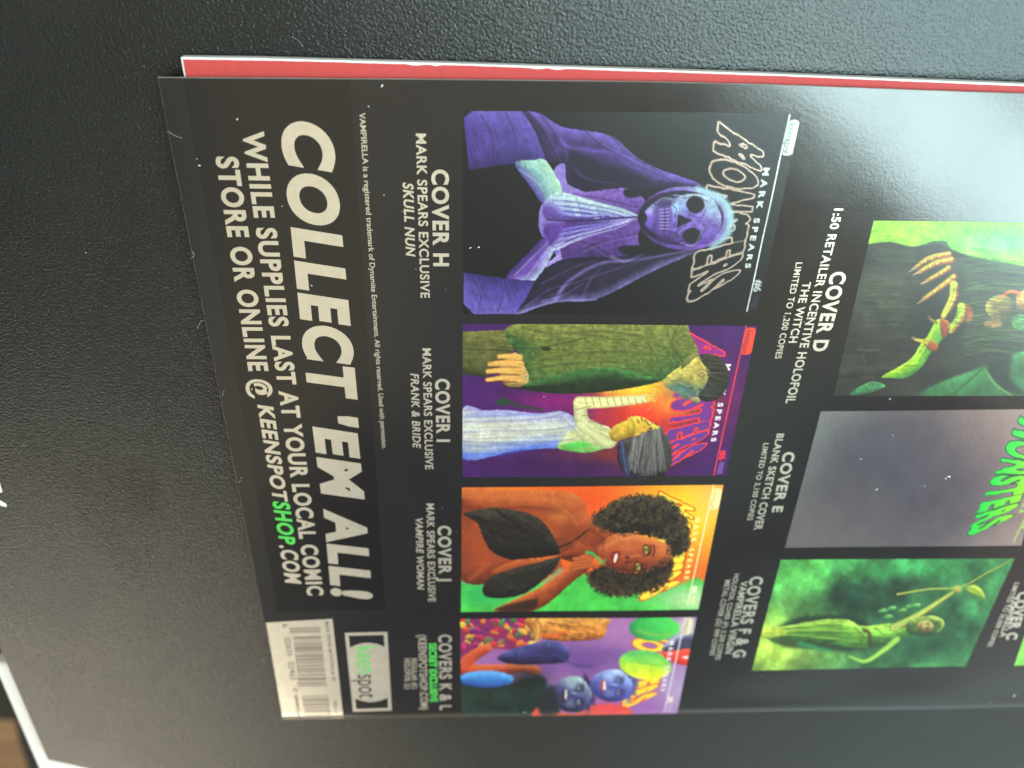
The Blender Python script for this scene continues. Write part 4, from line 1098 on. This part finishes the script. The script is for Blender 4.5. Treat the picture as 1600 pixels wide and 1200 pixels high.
p.poly([(405, 1045), (560, 1075), (660, 1030), (800, 1040), (790, 1095), (410, 1110)], (214, 74, 54), soft=5, noise=.15); p.fog(720, 1060, 60, 40, (222, 60, 90), .7)
def face(cx, cy, w, h, skin, hi_, lo_, hair_, mouth):
    p.ell(cx, cy, w, h, skin, soft=4, hi=hi_, lo=lo_, ldir=(.3, -.8), bevel=h * .9, noise=.22, nscale=22)
    for k in (-1, 1):
        ex, ey = cx + w * .28, cy + k * h * .38
        p.ell(ex, ey, w * .17, h * .22, lo_, soft=5, alpha=.85); p.ell(ex - 2, ey, w * .07, h * .13, (170, 176, 190), soft=3); p.ell(ex - 1, ey, w * .05, h * .06, (20, 20, 26), soft=1.5)
        p.stroke([(ex + w * .2, ey - h * .2), (ex + w * .24, ey), (ex + w * .17, ey + h * .2)], 2.5, lo_, 2, .9)
        p.ell(cx - w * .18, cy + k * h * .5, w * .22, h * .22, hi_, soft=12, alpha=.3)
    p.poly([(cx + w * .25, cy - 3), (cx - w * .1, cy - h * .13), (cx - w * .16, cy), (cx - w * .1, cy + h * .13), (cx + w * .25, cy + 3)], skin, hi=hi_, lo=lo_, bevel=10, soft=3)
    p.ell(cx - w * .42, cy, w * .13, h * .36, mouth, soft=3); p.ell(cx - w * .37, cy, w * .05, h * .28, (230, 226, 220), soft=2)
    p.hair([(cx + w * .6, cy - h * .9), (cx + w * .95, cy), (cx + w * .6, cy + h * .9)], [(cx + w * .5, cy - h * 1.15), (cx + w * 1.15, cy), (cx + w * .5, cy + h * 1.15)], 70, hair_, 3, 7, 3)
face(560, 985, 92, 82, (74, 68, 116), (176, 196, 190), (24, 20, 46), (60, 46, 84), (60, 24, 40))
face(735, 945, 100, 72, (94, 94, 164), (190, 204, 236), (40, 34, 90), (84, 84, 150), (170, 50, 50))
p.poly([(405, 1000), (470, 940), (500, 1060), (420, 1085)], (30, 34, 40), soft=10, hi=(60, 70, 90), bevel=20)
p.stroke([(640, 860), (560, 850), (470, 800)], 5, (60, 54, 110), 5, .8); p.brush([(370, 645), (712, 680), (600, 745), (390, 720)], .2, .45, 60, 5); p.hair([(400, 650), (700, 650)], [(400, 740), (690, 735)], 60, (214, 140, 70), 2.4, 10, 8, .7)
p.ell(920, 688, 112, 58, (64, 176, 80), soft=4, hi=(90, 214, 90), lo=(40, 110, 66), ldir=(1, -.3), bevel=60, noise=.15, nscale=40); p.stroke([(850, 700), (930, 720), (990, 715)], 8, (150, 180, 70), 10, .6)
p.ell(880, 853, 118, 66, (160, 196, 60), rot=.15, soft=4, hi=(84, 180, 96), lo=(236, 226, 50), ldir=(-.1, -1), bevel=80, noise=.18, nscale=26)
for i in range(6): p.stroke([(800 + i * 24, 830 + i * 4), (860 + i * 20, 842 + i * 3)], 4, (120, 180, 70), 6, .4)
p.poly([(952, 785), (1000, 735), (1060, 712), (1100, 720), (1090, 790), (1000, 795)], (66, 60, 84), hi=(190, 196, 210), lo=(40, 34, 60), ldir=(-.6, -1), bevel=26)
p.poly([(955, 800), (1010, 790), (1090, 785), (1080, 850), (1030, 850), (980, 830)], (230, 60, 44), hi=(244, 96, 70), lo=(180, 36, 30), bevel=26, smooth=True); p.ell(1060, 820, 14, 6, (240, 200, 190), soft=3)
p.header((232, 216, 220), (238, 214, 220), (234, 206, 196), (228, 206, 176), (130, 100, 90), .1, (190, 160, 190))
p.mottle(.1, 6)
p.build('picture of coloured balloons above two laughing blue lit faces')

# ---- cover D: clawed hands reaching out of dark cloth under a lime sky
def dpt(x, y): return (1290 + x / 4.0, 340 + y / 4.0)
p = picture([(1365, 344.7), (1640, 347.5), (1640, 618.5), (1302, 618)], (1290, 340, 4.0), (44, 42, 34), 7.0)
p.fog(400, 480, 260, 200, (66, 66, 50), .8, 1, 60); p.fog(650, 620, 150, 200, (20, 20, 16), .8, 1, 50); p.fog(300, 260, 260, 60, (28, 26, 22), .8)
p.poly([(230, 0), (1500, 0), (1500, 330), (1240, 300), (1080, 270), (960, 250), (860, 225), (790, 200), (750, 150), (680, 146), (610, 168), (520, 180), (400, 152), (230, 158)], (140, 196, 44), soft=7, noise=.22, nscale=30)
p.fog(1150, 150, 420, 110, (100, 216, 130), .8)
p.mottle(.35, 90, 8)
p.poly([(250, 170), (420, 160), (560, 185), (700, 160), (760, 190), (900, 250), (700, 260), (520, 260), (300, 260)], (34, 32, 26), soft=12, alpha=.9)
for i in range(26):
    x0 = 840 + 60 * sp.random(); y0 = 270 + i * 22 + 10 * sp.random()
    g = 60 + 70 * sp.random()
    p.stroke([(x0, y0 + 30), (x0 + 150, y0 + 12 * sp.random()), (x0 + 320, y0 + 30 - 30 * sp.random()), (x0 + 560, y0 + 20)], 3 + 4 * sp.random(), (g * .7, g * 1.15, g * .45), 8, .55, 2)
for i in range(10):
    y0 = 190 + i * 9
    p.stroke([(290 + 40 * sp.random(), y0), (400 + 60 * sp.random(), y0 + 8), (560, y0 + 4)], 2, (96, 110, 60), 5, .35)
p.poly([(590, 1100), (760, 1010), (990, 930), (1240, 830), (1500, 760), (1500, 1200), (590, 1200)], (46, 92, 52), hi=(70, 130, 76), lo=(26, 54, 34), bevel=120, soft=14, noise=.3, nscale=60)
p.stroke([(800, 1100), (960, 960), (1010, 920), (1180, 830)], 6, (30, 52, 34), 6, .9); p.poly([(1000, 930), (1150, 860), (1150, 1000), (1240, 1100), (1120, 1080), (1050, 1010)], (30, 36, 28), soft=18)
p.stroke([(995, 945), (1060, 1040), (1160, 1110)], 6, (110, 150, 80), 6, .8); p.stroke([(840, 1090), (980, 950)], 30, (58, 120, 62), 30, .5)
p.poly([(150, 1104), (220, 1050), (300, 1024), (372, 1046), (330, 1076), (230, 1104)], (66, 120, 74), hi=(96, 150, 100), lo=(34, 60, 40), bevel=24, noise=.4, nscale=14)
p.stroke([(200, 825), (270, 830), (330, 822)], 5, (82, 92, 66), 6, .6); p.stroke([(260, 830), (230, 860), (250, 905)], 4, (74, 84, 60), 6, .6)
p.stroke([(60, 960), (300, 930), (520, 940)], 12, (60, 66, 50), 16, .5)
ol, rd, lm = (176, 150, 56), (160, 74, 40), (132, 172, 44)
for a, b_, c, w in (((770, 226), (650, 252), (560, 312), 15), ((785, 262), (690, 282), (588, 336), 18), ((768, 312), (720, 345), (636, 392), 15), ((800, 368), (720, 430), (612, 508), 16)):
    p.stroke([a, b_, c], w + 3, rd, 4, 1, w * .8); p.stroke([(a[0], a[1] - 5), (b_[0], b_[1] - 6), (c[0], c[1] - 4)], w * .7, ol, 5, .9, w * .5, hi=(190, 186, 70))
    p.ell(b_[0], b_[1] - 2, w, w * .8, (188, 150, 60), soft=7, alpha=.6)
    d = np.array(c) - np.array(b_); d = d / np.linalg.norm(d)
    p.stroke([c, tuple(np.array(c) + d * 52)], 11, (120, 92, 66), 3, 1, 3, hi=(170, 140, 110))
p.stroke([(800, 415), (790, 500), (735, 610)], 26, (164, 140, 50), 5, 1, 18, hi=(196, 190, 66)); p.stroke([(825, 440), (815, 500), (775, 590)], 8, rd, 7, .8, 4)
p.stroke([(860, 560), (900, 590), (890, 640)], 28, (150, 76, 40), 9, .9, 14)
p.stroke([(845, 550), (840, 620), (775, 700)], 24, lm, 5, 1, 22, hi=(176, 196, 60)); p.stroke([(870, 600), (830, 660), (790, 710)], 10, rd, 8, .7)
p.poly([(350, 994), (440, 940), (540, 875), (590, 790), (640, 730), (690, 640), (740, 640), (772, 700), (700, 790), (650, 850), (600, 930), (500, 1000), (420, 1002)], (122, 168, 36), hi=(176, 204, 50), lo=(54, 110, 50), ldir=(-.6, -1), bevel=50, noise=.18, soft=4)
p.poly([(600, 770), (650, 760), (700, 790), (690, 830), (650, 828), (610, 790)], (150, 76, 40), hi=(186, 130, 60), lo=(90, 40, 24), bevel=24)
p.poly([(715, 630), (770, 650), (772, 710), (735, 755), (715, 700)], (140, 66, 36), hi=(190, 120, 60), lo=(80, 36, 22), bevel=24)
p.stroke([(625, 775), (560, 760)], 15, (170, 150, 50), 3, 1, 8); p.ell(548, 752, 14, 9, (120, 92, 76), soft=3)
p.stroke([(690, 655), (650, 630)], 11, (120, 110, 46), 3, 1, 7); p.ell(645, 622, 12, 12, (90, 66, 50), soft=3)
p.ell(1090, 560, 94, 78, (104, 90, 44), soft=6, hi=(170, 150, 60), lo=(56, 48, 30), ldir=(-1, -.5), bevel=60, noise=.3); p.ell(1045, 660, 60, 24, (150, 110, 56), soft=10, alpha=.8, noise=.4)
p.ell(1250, 520, 66, 70, (160, 120, 56), soft=6, hi=(206, 170, 80), lo=(86, 60, 34), bevel=50, noise=.4); p.stroke([(1100, 490), (1150, 460), (1210, 470)], 10, (200, 90, 40), 6, .9); p.ell(1220, 650, 60, 50, (70, 120, 62), soft=8, noise=.4)
p.brush([(800, 230), (1240, 280), (1240, 840), (840, 820)], .12, .5, 110, 6); p.brush([(0, 160), (560, 160), (560, 980), (0, 980)], .02, .3, 140, 10)
for a, b_, c in (((770, 226), (650, 252), (560, 312)), ((785, 262), (690, 282), (588, 336)), ((768, 312), (720, 345), (636, 392)), ((800, 368), (720, 430), (612, 508))):
    for t in (.3, .5, .72):
        q0 = np.array(a) * (1 - t) ** 2 + 2 * t * (1 - t) * np.array(b_) + t * t * np.array(c)
        p.stroke([(q0[0] - 5, q0[1] - 12), (q0[0] + 4, q0[1] + 12)], 1.8, (104, 52, 26), 2.5, .7)
        p.ell(q0[0] + 6, q0[1] - 5, 9, 6, (216, 204, 90), soft=5, alpha=.6)
for pts in ([(620, 790), (560, 870), (470, 950)], [(680, 720), (640, 800), (580, 890)], [(800, 440), (785, 510), (745, 590)], [(835, 580), (815, 640), (775, 690)]):
    p.stroke(pts, 3, (80, 110, 30), 4, .6, 1.5); p.stroke([(x - 10, y - 6) for x, y in pts], 3, (206, 220, 84), 4, .5, 1.5)
p.mottle(.16, 8)
p.build('picture of clawed hands reaching from dark cloth under a lime sky')

# ---- cover E: blank foil cover with a green title
p = picture([(1282.5, 642.5), (1648, 639), (1596, 852.5), (1226.5, 856)], (1160, 600, 2.0), (212, 211, 210), 8.0)
p.C[..., 3] = 0.97
p.mottle(.05, 60, 3)
p.word("MONSTERS", TITLE, lambda x, y: np.array([30, 190, 70]) + np.clip(y, 0, 1)[..., None] * np.array([120, 20, -30]), (44, 66, 50), bold=.075, wide=3.4, lw=5, jag=7, space=1.16, foil=.15, line_foil=.1)
p.header((170, 200, 70), (150, 190, 80), (160, 200, 60), (150, 200, 80), (60, 90, 50), .2)
p.build('blank grey foil picture with a green title')

# ---- covers F and G: green mist with a leafy twig (plain stand-in)
p = picture([(1220, 875), (1585.5, 872.5), (1508.5, 1041), (1175, 1047.5)], (1160, 860, 1600 / 440.0), (58, 112, 66))
p.fog(150, 560, 330, 240, (176, 200, 80), 1, 1, 60, 3); p.fog(330, 120, 300, 160, (100, 186, 84), .95, 1, 80, 4); p.fog(900, 110, 420, 70, (62, 150, 82), .8, 1, 60, 5)
p.fog(620, 280, 190, 110, (26, 38, 32), .95, 1.2, 90, 6); p.fog(1150, 420, 260, 200, (34, 78, 52), .7, 1, 90, 7); p.fog(900, 230, 150, 60, (30, 56, 42), .8, 1, 70, 8); p.fog(640, 250, 60, 50, (46, 110, 76), .6, 1, 40)
p.fog(1000, 260, 90, 60, (70, 150, 84), .6, 1, 60, 12); p.fog(1270, 330, 80, 60, (66, 140, 84), .6, 1, 60, 13); p.fog(1180, 600, 140, 40, (80, 140, 84), .5, 1, 60, 14); p.fog(620, 500, 130, 60, (22, 34, 26), .9, 1, 50, 15); p.fog(950, 560, 120, 70, (28, 60, 42), .7, 1, 60, 16)
p.mottle(.5, 110, 4); p.mottle(.2, 30, 5)
p.fog(760, 330, 330, 130, (20, 40, 30), .55, 1, 80, 21); p.fog(1150, 560, 260, 90, (24, 62, 42), .5, 1, 80, 22)
lf, lh, ll = (96, 150, 48), (182, 216, 84), (44, 76, 36)
# an ordinary traveller in a long lime-lit robe, one arm raising a leaf-tipped staff
p.poly([(150, 500), (260, 400), (420, 370), (600, 372), (700, 400), (760, 470), (740, 540), (600, 575), (420, 560), (260, 550)], (28, 44, 30), soft=14, alpha=.8)
ROBE = [(110, 440), (240, 432), (420, 400), (580, 392), (680, 430), (800, 420), (900, 415), (960, 440), (950, 480), (880, 520), (780, 545), (660, 560), (520, 535), (330, 512), (120, 500)]
p.poly(ROBE, lf, hi=lh, lo=ll, ldir=(-.1, -1), bevel=70, noise=.3, nscale=40, wob=5)
p.brush(ROBE, .02, .5, 120, 9)
for pts in ([(130, 470), (330, 465), (560, 470), (700, 470)], [(150, 490), (340, 495), (540, 515), (660, 530)], [(200, 450), (400, 432), (560, 425)], [(640, 440), (700, 500), (690, 550)], [(760, 440), (800, 480), (790, 530)], [(860, 430), (880, 470), (850, 510)]):
    p.stroke(pts, 5, (36, 62, 32), 7, .7, 2); p.stroke([(x, y - 11) for x, y in pts], 4, (196, 220, 96), 6, .55, 1.5)
p.poly([(105, 440), (150, 436), (240, 446), (245, 480), (115, 498)], (190, 196, 74), soft=8, noise=.3, alpha=.8)
p.stroke([(690, 455), (720, 470), (725, 545)], 9, (60, 44, 30), 5, .9)                                   # belt
p.stroke([(860, 440), (960, 390), (1060, 330), (1150, 270), (1215, 225)], 24, (86, 108, 50), 5, 1, 11, hi=(200, 206, 96))   # raised arm
p.stroke([(900, 440), (1000, 385), (1120, 305), (1190, 255)], 4, (120, 64, 40), 6, .7, 2)
p.stroke([(880, 505), (800, 570), (700, 630), (610, 604)], 17, (104, 156, 60), 4, 1, 8, hi=(170, 206, 84))
p.ell(1222, 222, 24, 20, (176, 166, 80), soft=3, hi=(214, 206, 110), lo=(90, 60, 40), bevel=14)
for i in range(4): p.stroke([(1204 + i * 11, 204), (1210 + i * 11, 234)], 3.6, (170, 150, 74), 2, .9, 2)
p.stroke([(880, 250), (1060, 220), (1240, 208), (1400, 122), (1530, 56)], 5, (120, 112, 50), 3, 1, 2.5, hi=(206, 210, 90))      # staff
p.poly([(1262, 208), (1320, 196), (1362, 222), (1388, 288), (1332, 262), (1290, 246)], (160, 174, 62), hi=(214, 216, 92), lo=(70, 96, 40), bevel=20, smooth=False)
p.stroke([(1262, 208), (1320, 226), (1384, 284)], 2.2, (80, 100, 40), 2, .9)
p.poly([(930, 420), (990, 385), (1070, 372), (1130, 388), (1150, 425), (1110, 470), (1030, 486), (950, 475)], (70, 92, 44), hi=(196, 206, 96), lo=(30, 46, 28), bevel=34, noise=.4, nscale=12, wob=6)   # hooded head
p.ell(1040, 430, 46, 30, (170, 142, 84), soft=4, hi=(216, 196, 120), lo=(90, 64, 44), bevel=26)
for k in (-1, 1): p.ell(1052, 430 + 12 * k, 6, 6, (40, 32, 24), soft=2.5); p.stroke([(1062, 424 + 13 * k), (1062, 436 + 11 * k)], 2, (60, 44, 30), 2, .8)
p.stroke([(1046, 430), (1030, 430)], 3, (214, 186, 116), 2.5, .9); p.stroke([(1016, 420), (1013, 430), (1016, 440)], 3, (110, 44, 34), 2, .9)
p.stroke([(1080, 385), (1130, 395), (1140, 430), (1110, 462)], 6, (190, 204, 96), 5, .8, 3)
for x, y, a in ((800, 345, .3), (850, 330, .1), (910, 342, -.2), (950, 322, 0), (985, 315, .2), (830, 378, .3)):
    p.poly([(x - 34, y + 6), (x, y - 12), (x + 30, y - 4), (x + 4, y + 12)], (84, 146, 70), hi=(170, 220, 140), lo=(30, 60, 36), bevel=10, wob=6)
p.stroke([(330, 530), (430, 555), (505, 572)], 14, (54, 150, 96), 10, .7, 6)
p.mottle(.1, 8)
p.build('picture of a robed traveller raising a staff in green mist')

# ---- cover C: only its lower corner enters the photo
p = picture([(1626, 920), (1760, 918), (1740, 1036), (1584.5, 1039.5)], (1160, 860, 1600 / 440.0), (140, 210, 90), 5.0)
p.mottle(.25, 80, 4)
p.build('corner of a bright green picture')

# ------------------------------------------------------------------ dust on the cover
V, Fc = [], []
dr = np.random.default_rng(17)
def speck(u, v, r, z):
    k = len(V)
    n = 5; a0 = dr.random() * 6
    st = 1 + 1.2 * dr.random()
    ca, sa = math.cos(a0), math.sin(a0)
    for i in range(n):
        a = 2 * math.pi * i / n
        x, y = r * st * math.cos(a), r * math.sin(a) * (.6 + .4 * dr.random())
        V.append(((u + x * ca - y * sa) / 1000, -(v + x * sa + y * ca) / 1000, (z + .02) / 1000))
    V.append((u / 1000, -v / 1000, (z + .02 + r * .5) / 1000))
    Fc.extend([(k + i, k + (i + 1) % n, k + n) for i in range(n)])
for x, y, r in ((371, 186, .16), (312, 258, .13), (308, 248, .1), (600, 305, .08), (597, 134, .14), (576, 166, .1), (487, 446, .1), (480, 560, .1), (1483, 745, .3), (1478, 748, .16), (1370, 765, .16), (1345, 717, .13), (1395, 680, .1), (1445, 760, .1), (735, 387, .13), (748, 386, .13), (820, 1113, .16), (1585, 1088, .22), (1548, 1098, .12), (1390, 623, .13), (650, 420, .07), (850, 620, .09)):
    u, v = page(x, y); speck(u, v, r, float(zsurf(u, v)) + .03)
for i in range(25):
    u, v = 2 + 160 * dr.random(), 1 + 158 * dr.random()
    speck(u, v, 0.03 + 0.05 * dr.random() ** 2, float(zsurf(u, v)) + .03)
def fibre(u, v, ln, z):
    a = dr.random() * 6.28; p = np.array([u, v]); pts = [p]
    for i in range(7):
        a += dr.normal(0, .35); p = p + ln / 7 * np.array([math.cos(a), math.sin(a)]); pts.append(p)
    k = len(V); w = .014
    for i, q in enumerate(pts):
        t = pts[min(i + 1, 7)] - pts[max(i - 1, 0)]; n = np.array([-t[1], t[0]]) / (np.linalg.norm(t) + 1e-9) * w
        zz = z + .03 + .05 * math.sin(i * .9)
        for o_, dz in ((n, 0), (-n, 0), (n * 0, w)):
            V.append(((q + o_)[0] / 1000, -(q + o_)[1] / 1000, (zz + dz) / 1000))
        if i:
            b_ = k + 3 * i
            for e in range(3): Fc.append((b_ - 3 + e, b_ - 3 + (e + 1) % 3, b_ + (e + 1) % 3, b_ + e))
for x, y in ((262, 205), (300, 392), (318, 500), (350, 610), (378, 745), (640, 330), (1010, 640)):
    u, v = page(x, y); fibre(u, v, 1.2 + 1.4 * dr.random(), float(zsurf(max(u, 0), v)) + .02)
d = link_mesh('dust', V, Fc, M_DUST, book)
d['kind'] = 'stuff'
V, Fc = [], []
for i in range(40):
    u, v = -62 + 240 * dr.random(), -25 + 215 * dr.random()
    if 0 < u < 260 and -4 < v < 168: continue
    if i % 4 == 0: fibre(u, v, 1.5 + 2 * dr.random(), 0.06)
    else: speck(u, v, 0.035 + 0.07 * dr.random() ** 2, 0.08)
d = link_mesh('dust', V, Fc, M_DUST, None)
d['kind'] = 'stuff'
d['label'] = 'tiny pale dust specks scattered over the black surface'
d['category'] = 'dust'
